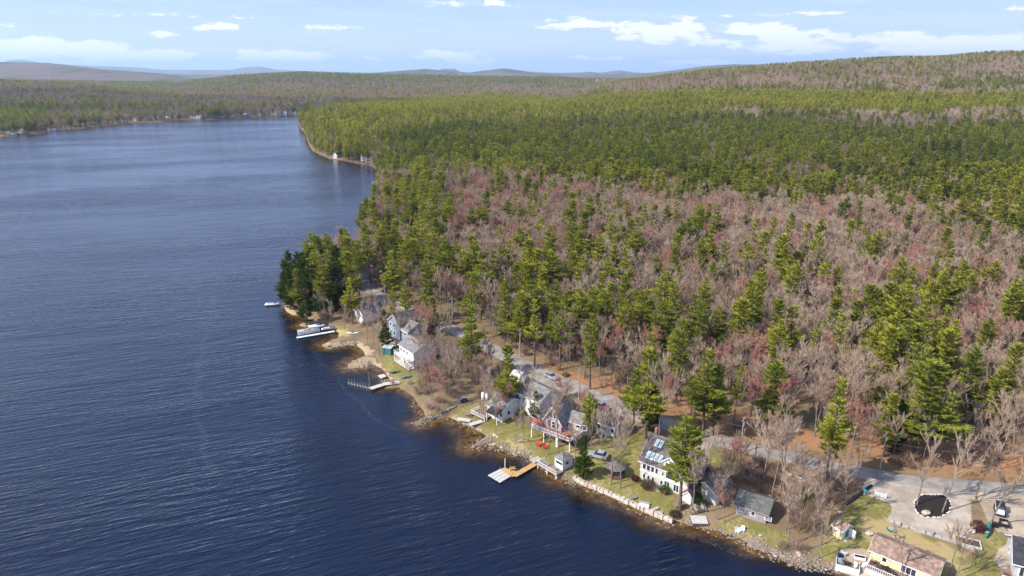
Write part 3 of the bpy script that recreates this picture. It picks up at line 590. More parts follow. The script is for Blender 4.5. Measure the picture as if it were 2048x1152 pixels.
# trees set one by one: (kind, top px or base px, height, label)
T = 1; B = 0
HAND = [
 ('pine', T, 1300, 700, 25, .9, 'tallest dark green pine with bare lower trunk on the lake side of the road'),
 ('pine', T, 1262, 738, 21, 1.1, 'lighter green pine leaning over the road, just left of the tallest dark roadside pine'),
 ('dense', T, 1302, 775, 11, .7, 'narrow bushy evergreen close beside the road under the tall dark pine'),
 ('pine', T, 1362, 832, 26, 1.2, 'big green pine on the lawn hiding the right end of the skylight house'),
 ('pine', T, 1176, 786, 17, 1.15, 'green pine growing between the gabled stilt house and the long grey garage'),
 ('dense', T, 1166, 872, 12, .85, 'dark green conical evergreen by the water next to the hipped boathouse'),
 ('pine', T, 704, 556, 19, 1.0, 'green pine standing alone just left of the small white cottage'),
 ('pine', T, 815, 566, 19, .9, 'right hand pine of the pair beside the blue grey lake house'),
 ('pine', T, 787, 576, 17, .8, 'left hand pine of the pair beside the blue grey lake house'),
 ('pine', T, 866, 596, 17, 1.25, 'broad dark pine right of the blue grey lake house at the road edge'),
 ('dense', T, 770, 622, 12, .7, 'dark slim evergreen just above the small green beach shed'),
 ('dense', B, 1395, 1012, 6, .8, 'small dark evergreen behind the red roofed shed'),
 ('pine', T, 1655, 758, 25, .75, 'narrow ragged pine with dark trunk at the road edge right of the brush pile'),
 ('dense', B, 1072, 838, 8, 1.0, 'low dark evergreen beside the white two storey house'),
 ('bare', B, 1222, 970, 21, .75, 'left hand tall bare trunk of the pair on the lawn by the seawall'),
 ('bare', B, 1240, 977, 20, .7, 'right hand tall bare trunk of the pair on the lawn by the seawall'),
 ('bare', B, 1149, 940, 14, .8, 'gnarled bare tree between the boathouse and the dark conical evergreen'),
 ('slim', B, 1096, 910, 17, .9, 'bare tree rising from the lawn right beside the red lawn chairs'),
 ('bare', B, 1117, 912, 18, .7, 'bare tree rising from the lawn just above the boathouse roof'),
 ('bare', B, 1316, 889, 24, .75, 'tall bare tree between the road and the skylight house'),
 ('bare', B, 916, 808, 19, .8, 'big bare tree beside the dark blue all terrain vehicle'),
 ('bare', B, 966, 835, 16, .8, 'bare tree in front of the low grey roofed house deck'),
 ('slim', B, 964, 853, 10, .9, 'small bare tree at the water edge next to the upturned boats'),
 ('bare', B, 992, 870, 16, .65, 'bare tree with a white stone ring round its foot on the shore lawn'),
 ('slim', B, 1030, 888, 14, 1.0, 'bare tree at the left end of the lawn swing'),
 ('slim', B, 1048, 890, 11, 1.0, 'short crooked bare tree at the right end of the lawn swing'),
 ('bare', B, 1060, 859, 18, .85, 'spreading bare tree in front of the white two storey house'),
 ('bare', B, 1382, 1030, 19, .75, 'leaning pale bare tree right of the red roofed shed'),
 ('bare', B, 1433, 1040, 12, 1.0, 'weeping bare tree at the left end of the weathered cabin'),
 ('bare', B, 1544, 996, 22, .75, 'tall bare tree behind the right end of the weathered cabin'),
 ('bare', B, 1567, 1006, 21, 1.15, 'wide spreading bare tree right of the weathered cabin'),
 ('slim', B, 1524, 978, 19, 1.1, 'slim bare tree directly behind the weathered cabin roof'),
 ('bare', B, 1560, 982, 20, .7, 'bare tree behind the wide spreading one near the cabin'),
 ('slim', B, 1505, 950, 18, 1.1, 'slim bare tree beside the grey brush pile'),
 ('slim', B, 1690, 1022, 15, .9, 'pale bare tree just behind the yellow garden shed'),
 ('slim', B, 1707, 982, 15, .8, 'thin bare tree above the black drain pipe'),
 ('slim', B, 1834, 1011, 19, 1.0, 'left hand pale trunk in the dark mulch ring of the driveway'),
 ('slim', B, 1884, 1026, 22, 1.0, 'right hand leaning trunk in the dark mulch ring of the driveway'),
 ('slim', B, 1950, 995, 21, 1.2, 'pale bare tree between the driveway and the sandy parking'),
 ('slim', B, 1981, 1052, 22, 1.1, 'tall leaning bare tree beside the green kayak rack'),
 ('slim', B, 1898, 1150, 14, 1.0, 'thin bare tree right of the pale yellow house'),
 ('slim', B, 1912, 1160, 13, .9, 'thin bare tree nearest the bottom edge right of the pale yellow house'),
 ('slim', B, 1803, 1163, 12, 1.3, 'bare grey tree in front of the pale yellow house roof'),
 ('slim', B, 1637, 1120, 12, 1.0, 'thin bare tree above the stony bank left of the white lake deck'),
 ('bare', B, 643, 640, 12, .9, 'bare tree on the beach of the wooded point'),
 ('slim', B, 663, 649, 12, 1.0, 'thin bare tree beside the pontoon boat dock'),
 ('slim', B, 690, 661, 12, 1.0, 'bare tree on the sandy point lawn below the white cottage'),
 ('bare', B, 759, 711, 16, .9, 'dense grey bare tree just left of the green beach shed'),
 ('slim', B, 800, 697, 19, .8, 'tall thin bare trunk between the blue grey house and the balcony house'),
 ('bare', B, 690, 622, 13, .9, 'bare tree beside the green patio umbrella'),
 ('bare', B, 742, 648, 13, .9, 'grey bare tree right of the small white cottage'),
 ('bare', B, 842, 745, 14, .9, 'pale bare tree just right of the balcony house'),
 ('maple', B, 1012, 838, 11, .75, 'red budded maple in front of the low grey roofed house'),
 ('maple', B, 1121, 826, 11, 1.0, 'round red budded maple behind the gabled stilt house'),
 ('maple', B, 862, 800, 11, .8, 'red budded maple in the shore thicket left of the all terrain vehicle'),
 ('maple', B, 617, 622, 12, 1.2, 'reddish maple overhanging the beach of the wooded point'),
 ('maple', B, 760, 575, 13, 1.1, 'reddish maple inside the bend of the far road'),
 ('maple', B, 1448, 1045, 9, 1.0, 'pinkish weeping tree over the cabin roof left end'),
 ('maple', B, 1470, 935, 8, 1.2, 'pinkish low tree between the brush pile and the road'),
 ('maple', B, 993, 845, 8, .8, 'small red maple by the low house porch'),
 ('pine', T, 1540, 722, 21, 1.35, 'broad bright green pine just beyond the road, above the cabin'),
 ('pine', T, 1845, 728, 24, 1.45, 'broad dark green layered pine just beyond the road, above the driveway'),
 ('dense', T, 1805, 800, 14, .9, 'dark low evergreen at the foot of the broad layered roadside pine'),
 ('pine', T, 1790, 790, 16, .9, 'smaller pale green pine left of the broad layered roadside pine'),
 ('pine', T, 1404, 604, 22, .85, 'bright yellow green narrow pine in the middle of the roadside woods'),
]
FP = [(1285, 580), (1240, 428), (1262, 440), (1150, 478), (1100, 478), (1165, 512), (1135, 522), (945, 472), (925, 500), (1580, 440), (1570, 470), (1640, 470), (1625, 480), (1758, 462), (1482, 600), (1502, 560), (1592, 612), (1672, 598), (1740, 570), (1822, 640),
  (1780, 655), (1850, 602), (1840, 690), (1902, 662), (1868, 560), (1932, 520), (2040, 560), (1422, 450), (1122, 592), (1202, 545), (1186, 572), (1062, 560), (1050, 505), (1022, 478), (1005, 490), (890, 480), (905, 492), (880, 445), (822, 480), (800, 492), (782, 502), (1352, 560), (1332, 542),
  (1452, 482), (1902, 480), (1215, 520), (1255, 500), (1085, 540), (1030, 530), (985, 500), (960, 520), (940, 545), (1110, 560), (1070, 600), (1040, 585), (1010, 560), (870, 505), (850, 520), (1230, 470), (1270, 460), (1075, 500), (1175, 480), (1190, 600), (1165, 585), (1250, 600), (1340, 610), (1365, 640), (1390, 590), (1440, 730), (1420, 700), (1560, 640), (1690, 630), (1860, 700), (1880, 640), (1840, 650), (1760, 640), (1805, 665), (1890, 540), (1915, 555), (2035, 690),
  (1015, 690), (940, 610), (1185, 630), (735, 470), (1100, 500), (1060, 530), (1145, 505), (845, 440), (830, 455), (860, 470), (815, 450), (790, 440), (760, 450), (1060, 380), (1130, 370), (1145, 385), (1080, 395), (1015, 400), (1050, 415), (1290, 405), (1310, 410), (1355, 470),
  (585, 462), (612, 482), (640, 476), (655, 484), (690, 476), (567, 522), (602, 528), (577, 560), (562, 545), (600, 500), (625, 500), (670, 490), (715, 480), (556, 540), (590, 540), (575, 500), (630, 540), (575, 580), (660, 510), (690, 505), (572, 535), (588, 515), (615, 520), (650, 530), (605, 555), (640, 510), (678, 520),
  (690, 392), (700, 400), (725, 372), (747, 366), (715, 385), (733, 392), (756, 350), (770, 340), (785, 330), (690, 410), (712, 410), (740, 400), (760, 390), (772, 370)]
FIX = {(1362, 832): (1359, 1020), (1300, 700): (1290, 876), (1262, 738): (1266, 858), (1176, 786): (1178, 880), (1166, 872): (1166, 957), (704, 556): (705, 646), (815, 566): (813, 664), (787, 576): (788, 660), (866, 596): (866, 670),
       (1540, 722): (1542, 852), (1845, 728): (1832, 915), (1655, 758): (1650, 968), (1302, 775): (1302, 868), (770, 622): (772, 700)}
def height_to(p, py):
    c, s = math.cos(PITCH), math.sin(PITCH); bb = (576-py)/F; return H+p.y*(-s+bb*c)/(c+bb*s)-p.z
for kind, how, px, py, h, wd, lab in HAND:
    p = TOP(px, py, h) if how else G(px, py)
    if (px, py) in FIX: p = G(*FIX[(px, py)]); h = height_to(p, py)
    lean = (0, 0)
    if px in (1884, 1382): lean = (0.05, .16 if px == 1382 else .14)
    tree(kind, p.x, p.y, h, random.uniform(0, 6.28), random.randrange(6), lab, None, wd, lean)
for i, (a, c_) in enumerate([(556, 604), (562, 592), (572, 608), (566, 578), (580, 602), (590, 592), (600, 582), (575, 562), (595, 562), (610, 590), (552, 590), (622, 575), (640, 562), (585, 575), (660, 556)]):
    p = G(a, c_)
    if sdist(np.array([p.x]), np.array([p.y]))[0] > .4: tree('dense', p.x, p.y, random.uniform(12, 19), random.uniform(0, 6.28), i, 'dark bushy evergreen with branches down to the water at the tip of the wooded point', 'bushy evergreens at the tip of the wooded point', random.uniform(.9, 1.2))
# ------------------------------------------------ the wood, tree by tree
def hit(px, py, up=18):
    a, b, c = ray(px, py); t = np.geomspace(80, 3600, 900); X, Y, Z = a*t, b*t, H+c*t; k = np.where(Z < terrain(X, Y)+up)[0]
    i = k[0] if len(k) else 899
    return (float(X[i]), float(Y[i]))
def region(px_pts, z=18): return [hit(a, b, z) for a, b in px_pts]
PINEY = [(region(p), f) for p, f in [
  ([(596, 232), (640, 212), (760, 200), (1100, 200), (1400, 208), (1600, 235), (1780, 252), (2048, 238), (2300, 238), (2300, 440), (2048, 440), (1985, 400), (1900, 380), (1750, 372), (1500, 372), (1250, 355), (1100, 335), (1000, 325), (900, 330), (850, 340), (760, 330), (740, 300), (610, 290), (590, 250)], .60),
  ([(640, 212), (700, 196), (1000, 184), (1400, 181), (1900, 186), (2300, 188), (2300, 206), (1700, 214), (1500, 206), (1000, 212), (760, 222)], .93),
  ([(845, 455), (930, 470), (1010, 478), (1250, 420), (1290, 480), (1290, 560), (1200, 620), (1060, 640), (940, 610), (850, 560), (770, 520)], .15),
  ([(550, 470), (720, 470), (750, 380), (780, 330), (860, 330), (920, 400), (860, 480), (720, 560), (640, 620), (540, 640)], .45),
  ([(1360, 560), (1440, 560), (1700, 590), (1900, 560), (1930, 680), (1780, 720), (1560, 660), (1380, 700)], .15),
  ([(1180, 128), (1300, 118), (1700, 100), (2048, 92), (2300, 90), (2300, 106), (1950, 116), (1900, 150), (1600, 142), (1400, 150), (1180, 172)], .36),
  ([(0, 215), (100, 210), (100, 262), (0, 265)], .55), ([(130, 240), (200, 235), (200, 262), (130, 262)], .6)]]
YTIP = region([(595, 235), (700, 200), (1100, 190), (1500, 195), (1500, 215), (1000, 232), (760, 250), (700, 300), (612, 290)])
REDS = [region(p, 14) for p in [[(900, 350), (1150, 350), (1000, 440), (900, 420)], [(940, 590), (1050, 640), (1080, 700), (960, 680)], [(1240, 600), (1340, 600), (1300, 680), (1220, 660)], [(1430, 680), (1520, 700), (1480, 760)], [(1850, 560), (2048, 500), (2100, 800), (1880, 820)], [(1340, 380), (1500, 400), (1420, 470)], [(700, 520), (830, 540), (820, 640), (720, 560)], [(1050, 500), (1130, 560), (1110, 600), (1060, 560)]]]
YARD = poly([(560, 650), (600, 606), (640, 596), (700, 590), (745, 596), (800, 622), (860, 648), (960, 694), (1050, 738), (1175, 792), (1310, 848), (1420, 884), (1600, 926), (1740, 950), (1850, 968), (2420, 1002), (2420, 1500), (1000, 1500), (700, 800)])
PX, PY = [], []
def scatter(y0, y1, step, jit=.45):
    xs = np.arange(-1.0*y1, 1.0*y1, step); ys = np.arange(y0, y1, step*.9); X, Y = np.meshgrid(xs, ys); X = X+((np.arange(len(ys)) % 2)*step/2)[:, None]
    X = X+RNG.uniform(-jit, jit, X.shape)*step; Y = Y+RNG.uniform(-jit, jit, Y.shape)*step; X = X.ravel(); Y = Y.ravel()
    k = (np.abs(X) < Y*.86+30); X, Y = X[k], Y[k]; D = sdist(X, Y); k = (D > 3) | ((D > 1) & (Y > 430)); X, Y, D = X[k], Y[k], D[k]
    k = ~((Y < 460) & inside(X, Y, YARD)); X, Y, D = X[k], Y[k], D[k]
    k = (Y > 500) | (seg_dist(X, Y, [tuple(p) for p in ROADL[::6]]) > 5.5); return X[k], Y[k]
FX, FY, FS = [], [], []
for y0, y1, st in ((100, 300, 5.4), (300, 480, 5.6), (480, 800, 6.2), (800, 1500, 8.0), (1500, 2500, 11.5), (2500, 4200, 19)):
    a, b = scatter(y0, y1, st); FX.append(a); FY.append(b); FS.append(np.full(len(a), st))
FX, FY, FS = map(np.concatenate, (FX, FY, FS)); n = len(FX)
pf = .08+.08*(vnoise(FX, FY, 130) > .12)+np.where(FY > 1000, np.where(FY < 3200, .03+.32*(vnoise(FX, FY, 330) > .10), .55), 0)
HILLR = FY > 1700
for pl, f in PINEY: m = inside(FX, FY, pl); pf = np.where(m, f*(1+(.9 if f < .9 else .1)*vnoise(FX, FY, 110)+(.5 if f < .9 else .05)*vnoise(FX+500, FY, 35)), pf)
rf = np.full(n, .15)
for pl in REDS: rf = np.where(inside(FX, FY, pl), .38, rf)
u = RNG.uniform(0, 1, n); kinds = np.where(u < pf, 0, np.where(RNG.uniform(0, 1, n) < rf, 2, 1))
hts = np.where(kinds == 0, RNG.uniform(12.5, 24, n), np.where(kinds == 2, RNG.uniform(11, 16, n), RNG.uniform(12, 18, n)))
hts = np.where(kinds == 0, hts*(1+.12*vnoise(FX, FY, 60)), hts)
hts = np.where(FY > 1500, np.minimum(hts, 17), hts)
COVE = [G(*q) for q in ((670, 317), (728, 322), (739, 325), (675, 321), (733, 326))]+[G(q, w_) for q, w_ in ((20, 269), (40, 266), (100, 261), (192, 248), (240, 244), (268, 244), (304, 242), (334, 239), (385, 239), (420, 238), (472, 236), (490, 236), (553, 233), (569, 233), (587, 232))]
fx, fy, fh, fk, fs = [list(FX), list(FY), list(hts), list(kinds), list(FS)]
for (a, b) in FP:
    h = random.uniform(19, 24) if b > 430 else random.uniform(17, 21)
    p = TOP(a, b, h)
    if sdist(np.array([p.x]), np.array([p.y]))[0] < .8: 
        for hh in (17, 14, 12, 10):
            p = TOP(a, b, hh); h = hh
            if sdist(np.array([p.x]), np.array([p.y]))[0] > .8: break
        else: continue
    dk_ = a < 725 and b > 430 and random.random() < .55
    fx.append(p.x); fy.append(p.y); fh.append(min(h, 19) if dk_ else h); fk.append(3 if dk_ else 0); fs.append(7)
shl = smooth_line([q for q in SHORE[60:-5]], 3.2); shl = shl[(shl[:, 1] > 380)]      # fringe of trees along the farther shores
for a_, b2 in shl:
    for _ in range(2 if b2 < 1000 else 1):
        x_, y_ = a_+random.gauss(0, 4), b2+random.gauss(0, 4); d_ = sdist(np.array([x_]), np.array([y_]))[0]
        if .8 < d_ < 12 and min(math.hypot(x_-q.x, y_-q.y) for q in COVE) > 11: fx.append(x_); fy.append(y_); k_ = random.choice((0, 0, 1, 1, 2)); fk.append(k_); fh.append(random.uniform(9, 17)); fs.append(7)
for y0, y1, st in ((100, 330, 4.4), (330, 620, 5.5)):      # understorey: small leafless trees between the tall ones
    a_, b2 = scatter(y0, y1, st); k_ = RNG.uniform(0, 1, len(a_)) < np.where((seg_dist(a_, b2, [tuple(q) for q in ROADL[::8]]) < 34) & (a_ > 25), .28, .85); a_, b2 = a_[k_], b2[k_]; fx += list(a_); fy += list(b2); fh += list(RNG.uniform(4.5, 10.5, len(a_))); fk += list(np.where(RNG.uniform(0, 1, len(a_)) < .18, 2, 1)); fs += [7]*len(a_)
fx, fy, fh, fk, fs = map(np.array, (fx, fy, fh, fk, fs))
app = fh/np.hypot(fx, fy); pxs = 1024+F*fx/(fy*CP); vis = (pxs > -10) & (pxs < 2058)
stuff = np.ones(len(fx), bool); ROADC = [tuple(p) for p in ROADL[::8]]
for k, kd, lab, grp in ((0, 'pine', 'green white pine, one of many standing in the wood beyond the road and along the wooded points', 'pines of the lakeside wood'),
                   (1, 'bare', 'leafless grey hardwood tree standing among others in the brown wood beyond the road', 'bare trees of the lakeside wood'),
                   (2, 'maple', 'red budded maple, one of the reddish tree tops scattered through the wood beyond the road', 'red maples of the lakeside wood'), (3, 'dense', '', '')):
    ii = np.where((fk == k) & vis)[0]; ii = ii[np.argsort(-app[ii])][:{0: 270, 1: 285, 2: 230, 3: 90}[k]]; stuff[ii] = False
    for j, i in enumerate(ii):
        kk = kd
        if k == 1 and j % 3 == 0: kk = 'slim'
        p_ = 1024+F*fx[i]/(fy[i]*CP); dr_ = float(seg_dist(np.array([fx[i]]), np.array([fy[i]]), ROADC)[0])
        if p_ < 780 and fy[i] > 225: zn = 'on the wooded point along the lake'
        elif dr_ < 22: zn = 'in the first rows beyond the lake road' if fx[i] > 60 else 'beside the far bend of the lake road'
        elif fy[i] > 420: zn = 'on the farther slope of the lakeside wood'
        elif fx[i] > 130: zn = 'deep in the right side of the wood'
        elif fx[i] > 50: zn = 'in the middle of the lakeside wood'
        else: zn = 'in the left part of the wood near the lake'
        lab = {'dense': 'dark dense evergreen standing ', 'pine': 'green layered pine standing ', 'bare': 'leafless hardwood with spreading crown ', 'slim': 'slender leafless tree ', 'maple': 'maple with reddish budded crown '}[kk]+zn; grp = {'dense': 'dark evergreens ', 'pine': 'pines ', 'bare': 'spreading bare trees ', 'slim': 'slender bare trees ', 'maple': 'red maples '}[kk]+zn
        tree(kk, float(fx[i]), float(fy[i]), float(fh[i]), random.uniform(0, 6.28), random.randrange(6), lab, grp, random.uniform(.75, 1.1) if k == 0 else random.uniform(.8, 1.1))

def forest(name, protos, X, Y, Z, S, label, cat, wide=None):
    col = bpy.data.collections.new(name+'_kinds')
    for i, (V, Fc, ms, mi) in enumerate(protos):
        me = np_mesh('%s_kind_%d' % (name, i), V, Fc, ms, mi); o = bpy.data.objects.new('%s_kind_%d' % (name, i), me); col.objects.link(o)
    me = bpy.data.meshes.new(name); n = len(X); me.vertices.add(n); me.vertices.foreach_set('co', np.stack([X, Y, Z], 1).astype(np.float32).ravel())
    for nm, val, ty in (('scl', S, 'FLOAT'), ('rot', RNG.uniform(0, 6.28, n), 'FLOAT'), ('var', RNG.integers(0, len(protos), n), 'INT'), ('wid', wide if wide is not None else np.ones(n), 'FLOAT')):
        a = me.attributes.new(nm, ty, 'POINT'); a.data.foreach_set('value', np.asarray(val, np.int32 if ty == 'INT' else np.float32))
    o = bpy.data.objects.new(name, me); link(o); tag(o, label, cat, None, 'stuff')
    g = bpy.data.node_groups.new(name, 'GeometryNodeTree'); g.interface.new_socket('Geometry', in_out='INPUT', socket_type='NodeSocketGeometry'); g.interface.new_socket('Geometry', in_out='OUTPUT', socket_type='NodeSocketGeometry')
    N = g.nodes; L = g.links; gi = N.new('NodeGroupInput'); go = N.new('NodeGroupOutput'); ip = N.new('GeometryNodeInstanceOnPoints'); ci = N.new('GeometryNodeCollectionInfo')
    ci.inputs['Collection'].default_value = col; ci.inputs['Separate Children'].default_value = True; ci.inputs['Reset Children'].default_value = True
    def at(nm, ty): a = N.new('GeometryNodeInputNamedAttribute'); a.data_type = ty; a.inputs[0].default_value = nm; return a.outputs[0]
    L.new(gi.outputs[0], ip.inputs['Points']); L.new(ci.outputs[0], ip.inputs['Instance']); ip.inputs['Pick Instance'].default_value = True; L.new(at('var', 'INT'), ip.inputs['Instance Index'])
    cx = N.new('ShaderNodeCombineXYZ'); L.new(at('rot', 'FLOAT'), cx.inputs[2]); L.new(cx.outputs[0], ip.inputs['Rotation'])
    mu = N.new('ShaderNodeMath'); mu.operation = 'MULTIPLY'; L.new(at('scl', 'FLOAT'), mu.inputs[0]); L.new(at('wid', 'FLOAT'), mu.inputs[1])
    sc = N.new('ShaderNodeCombineXYZ'); L.new(mu.outputs[0], sc.inputs[0]); L.new(mu.outputs[0], sc.inputs[1]); L.new(at('scl', 'FLOAT'), sc.inputs[2]); L.new(sc.outputs[0], ip.inputs['Scale'])
    L.new(ip.outputs[0], go.inputs[0]); md = o.modifiers.new('trees', 'NODES'); md.node_group = g; return o
fz = terrain(fx, fy); wide = np.where(fs > 15, 1.7, np.where(fs > 10, 1.35, np.where(fs > 7.5, 1.1, 1.0)))*RNG.uniform(.85, 1.15, len(fx))
near = fy < 520
for k, nm, lo, hi_, hl, lab, cat in ((0, 'pine_woodland', LP, [p[2] for p in HP[:4]], 21, 'distant mass of green pines covering the land behind the near trees', 'pine forest'), (1, 'bare_woodland', LB, [p[2] for p in (HB[0], HB[2], HS[1], HS[2])], 16, 'distant mass of leafless grey brown hardwoods', 'bare forest'), (2, 'red_maple_woodland', LM, [p[2] for p in HM[:2]], 14, 'scattered reddish maple crowns in the distant woods', 'maple woods')):
    m = stuff & (fk == k)
    a = m & near; hh = {0: 22, 1: 17.5, 2: 15}[k]
    M1 = a; M2 = m & ~near
    # one object per kind: detailed forms near the lake road, plain forms farther off
    X = np.concatenate([fx[M1], fx[M2]]); Y = np.concatenate([fy[M1], fy[M2]]); Z = np.concatenate([fz[M1], fz[M2]]); S = np.concatenate([fh[M1]/hh, fh[M2]/hl]); Wd = np.concatenate([wide[M1], wide[M2]])
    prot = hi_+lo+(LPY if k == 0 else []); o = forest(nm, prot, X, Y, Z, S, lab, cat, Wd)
    vv = np.concatenate([RNG.integers(0, len(hi_), M1.sum()), len(hi_)+RNG.integers(0, len(lo), M2.sum())]); 
    if k == 0:
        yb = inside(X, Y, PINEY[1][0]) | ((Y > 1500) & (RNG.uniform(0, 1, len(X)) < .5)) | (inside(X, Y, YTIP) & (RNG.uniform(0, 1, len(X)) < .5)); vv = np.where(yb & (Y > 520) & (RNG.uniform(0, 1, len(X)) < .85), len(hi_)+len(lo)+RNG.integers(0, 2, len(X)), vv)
    o.data.attributes['var'].data.foreach_set('value', vv.astype(np.int32))
    print(nm, len(X))

# brush: knee to head high bare shrubs on banks and wood edges
def brush_proto(seed, m, leafy=0, hgt=2.2, tw=.04, n=170):
    rs = np.random.default_rng(seed); a = rs.uniform(0, 6.28, n); r = rs.uniform(0, .9, n); p = np.stack([r*np.cos(a), r*np.sin(a), rs.uniform(0, .9, n)*hgt*.6], 1)
    q = nrm(np.stack([np.cos(a)*.5*r, np.sin(a)*.5*r, np.ones(n)], 1)+rs.normal(0, .25, (n, 3))); V, Fc = tris_from(p, q, nrm(np.cross(q, rs.normal(0, 1, (n, 3)))), rs.uniform(.5, 1.3, n)*hgt*.5, np.full(n, tw)); return (V, Fc, [m], np.zeros(n, int))
def brushfield(name, polys_px, n, protos, label, cat, s0, s1, world_polys=False):
    X, Y = [], []
    for pl in polys_px:
        P = np.array(poly(pl)); a = .5*abs(np.dot(P[:, 0], np.roll(P[:, 1], 1))-np.dot(P[:, 1], np.roll(P[:, 0], 1))); k = int(a*n)
        x = RNG.uniform(P[:, 0].min(), P[:, 0].max(), k*4); y = RNG.uniform(P[:, 1].min(), P[:, 1].max(), k*4); m = inside(x, y, P); X.append(x[m][:k]); Y.append(y[m][:k])
    X = np.concatenate(X); Y = np.concatenate(Y); m = (sdist(X, Y) > .6) & (seg_dist(X, Y, [tuple(p) for p in ROADL[::4]]) > 4) & (cover(X, Y, LAWNS[:6], .5) < .5) & (vnoise(X, Y, 18) > -.12); X, Y = X[m], Y[m]
    forest(name, protos, X, Y, terrain(X, Y), RNG.uniform(s0, s1, len(X)), label, cat); print(name, len(X))
brushfield('shore_thicket', [[(770, 780), (800, 760), (850, 745), (900, 740), (960, 745), (1000, 780), (985, 800), (930, 812), (905, 828), (850, 835), (835, 805)], [(1500, 1000), (1560, 985), (1640, 1000), (1680, 1030), (1650, 1060), (1625, 1120), (1560, 1105), (1590, 1075), (1560, 1040)], [(1440, 920), (1640, 945), (1720, 965), (1680, 1010), (1580, 1000), (1560, 985), (1500, 990), (1440, 985)], [(620, 600), (700, 600), (760, 620), (760, 660), (700, 650), (650, 640), (600, 625)], [(830, 660), (900, 680), (1000, 715), (1020, 745), (980, 770), (900, 740), (850, 735), (830, 700)], [(1380, 960), (1430, 960), (1440, 1030), (1390, 1040)], [(1530, 1090), (1600, 1095), (1620, 1130), (1560, 1115)]], .20,
           [brush_proto(1, SHRUB), brush_proto(2, SHRUB, hgt=3, n=220), brush_proto(3, BUDT, hgt=2.6, n=240)], 'tangle of low leafless brush on the banks and between the yards', 'brush', .6, 1.5)
brushfield('wood_undergrowth', [[(1040, 716), (1180, 775), (1320, 834), (1440, 868), (1640, 912), (1850, 950), (2200, 975), (2200, 700), (1900, 640), (1500, 600), (1100, 600), (950, 640)], [(860, 636), (1040, 714), (1100, 700), (1000, 640), (880, 600), (780, 560), (770, 590)]], .075,
           [brush_proto(5, SHRUB, hgt=2.0), brush_proto(15, BUDT, hgt=2.8, n=220), brush_proto(6, SHRUB, hgt=3.4, n=260), brush_proto(7, STRAW, hgt=.8, n=160)], 'sparse undergrowth and saplings on the leaf covered wood floor', 'undergrowth', .6, 1.5)
brushfield('dry_grass', [[(1280, 826), (1420, 868), (1640, 918), (1850, 952), (2200, 975), (2200, 945), (1850, 925), (1640, 890), (1420, 840), (1290, 800)], [(1940, 1000), (1965, 1010), (1975, 1060), (1950, 1075), (1938, 1050)]], .35,
           [brush_proto(8, STRAW, hgt=.7, n=120, tw=.06), brush_proto(9, STRAW, hgt=.5, n=120, tw=.07)], 'dry tan grass tufts on the bank along the road', 'dry grass', .6, 1.3)
# slim trees scattered through the thickets
ths = [(800, 770), (812, 782), (826, 776), (838, 790), (846, 770), (858, 784), (850, 815), (870, 770), (878, 800), (885, 782), (893, 764), (900, 795), (905, 776), (918, 770), (925, 785), (935, 765), (942, 780), (955, 770), (870, 815), (888, 815), (840, 760), (860, 750), (880, 745), (902, 742), (925, 738), (948, 750), (910, 720), (935, 715), (960, 735), (975, 745), (870, 720), (855, 700), (880, 700), (850, 730), (985, 755), (895, 700),
       (1585, 1085), (1600, 1060), (1612, 1100), (1598, 1115), (1625, 1075), (1572, 1060), (1632, 1050), (1645, 1030), (1610, 1035), (1655, 1010), (1630, 1005), (1590, 1020), (1620, 1120), (1575, 1095), (1642, 1090), (1668, 985), (1685, 990), (1600, 985), (1580, 970), (1500, 985), (1475, 965), (1455, 955), (1415, 975), (1405, 995), (1425, 1000), (1445, 1010), (1400, 960), (1390, 980), (1640, 970), (1005, 800), (1130, 835), (1160, 850), (1210, 885), (1180, 905), (1205, 925), (1250, 900), (1075, 870), (1145, 860), (1190, 870), (1110, 870), (1000, 830), (980, 815), (735, 665), (725, 655), (748, 690), (770, 680), (735, 690), (670, 625), (655, 615), (715, 600), (740, 620), (755, 640), (830, 715), (845, 730), (825, 690), (840, 680), (700, 635)]
for i, (a, b) in enumerate(ths):
    p = G(a, b); kk = random.choice(['slim', 'slim', 'bare', 'maple' if i % 2 else 'slim'])
    if sdist(np.array([p.x]), np.array([p.y]))[0] < 1: continue
    place = 'between the cottages of the wooded point' if a < 775 else 'in the shore thicket left of the low grey roofed house' if a < 990 else 'among the houses behind the yellow dock' if a < 1300 else 'in the thicket round the weathered cabin'
    tree(kk, p.x, p.y, random.uniform(9, 16), random.uniform(0, 6.28), i, {'slim': 'thin leafless tree ', 'bare': 'branchy leafless tree ', 'maple': 'reddish leafless tree '}[kk]+place, {'slim': 'thin', 'bare': 'branchy', 'maple': 'reddish'}[kk]+' trees '+place, random.uniform(.7, 1.05))

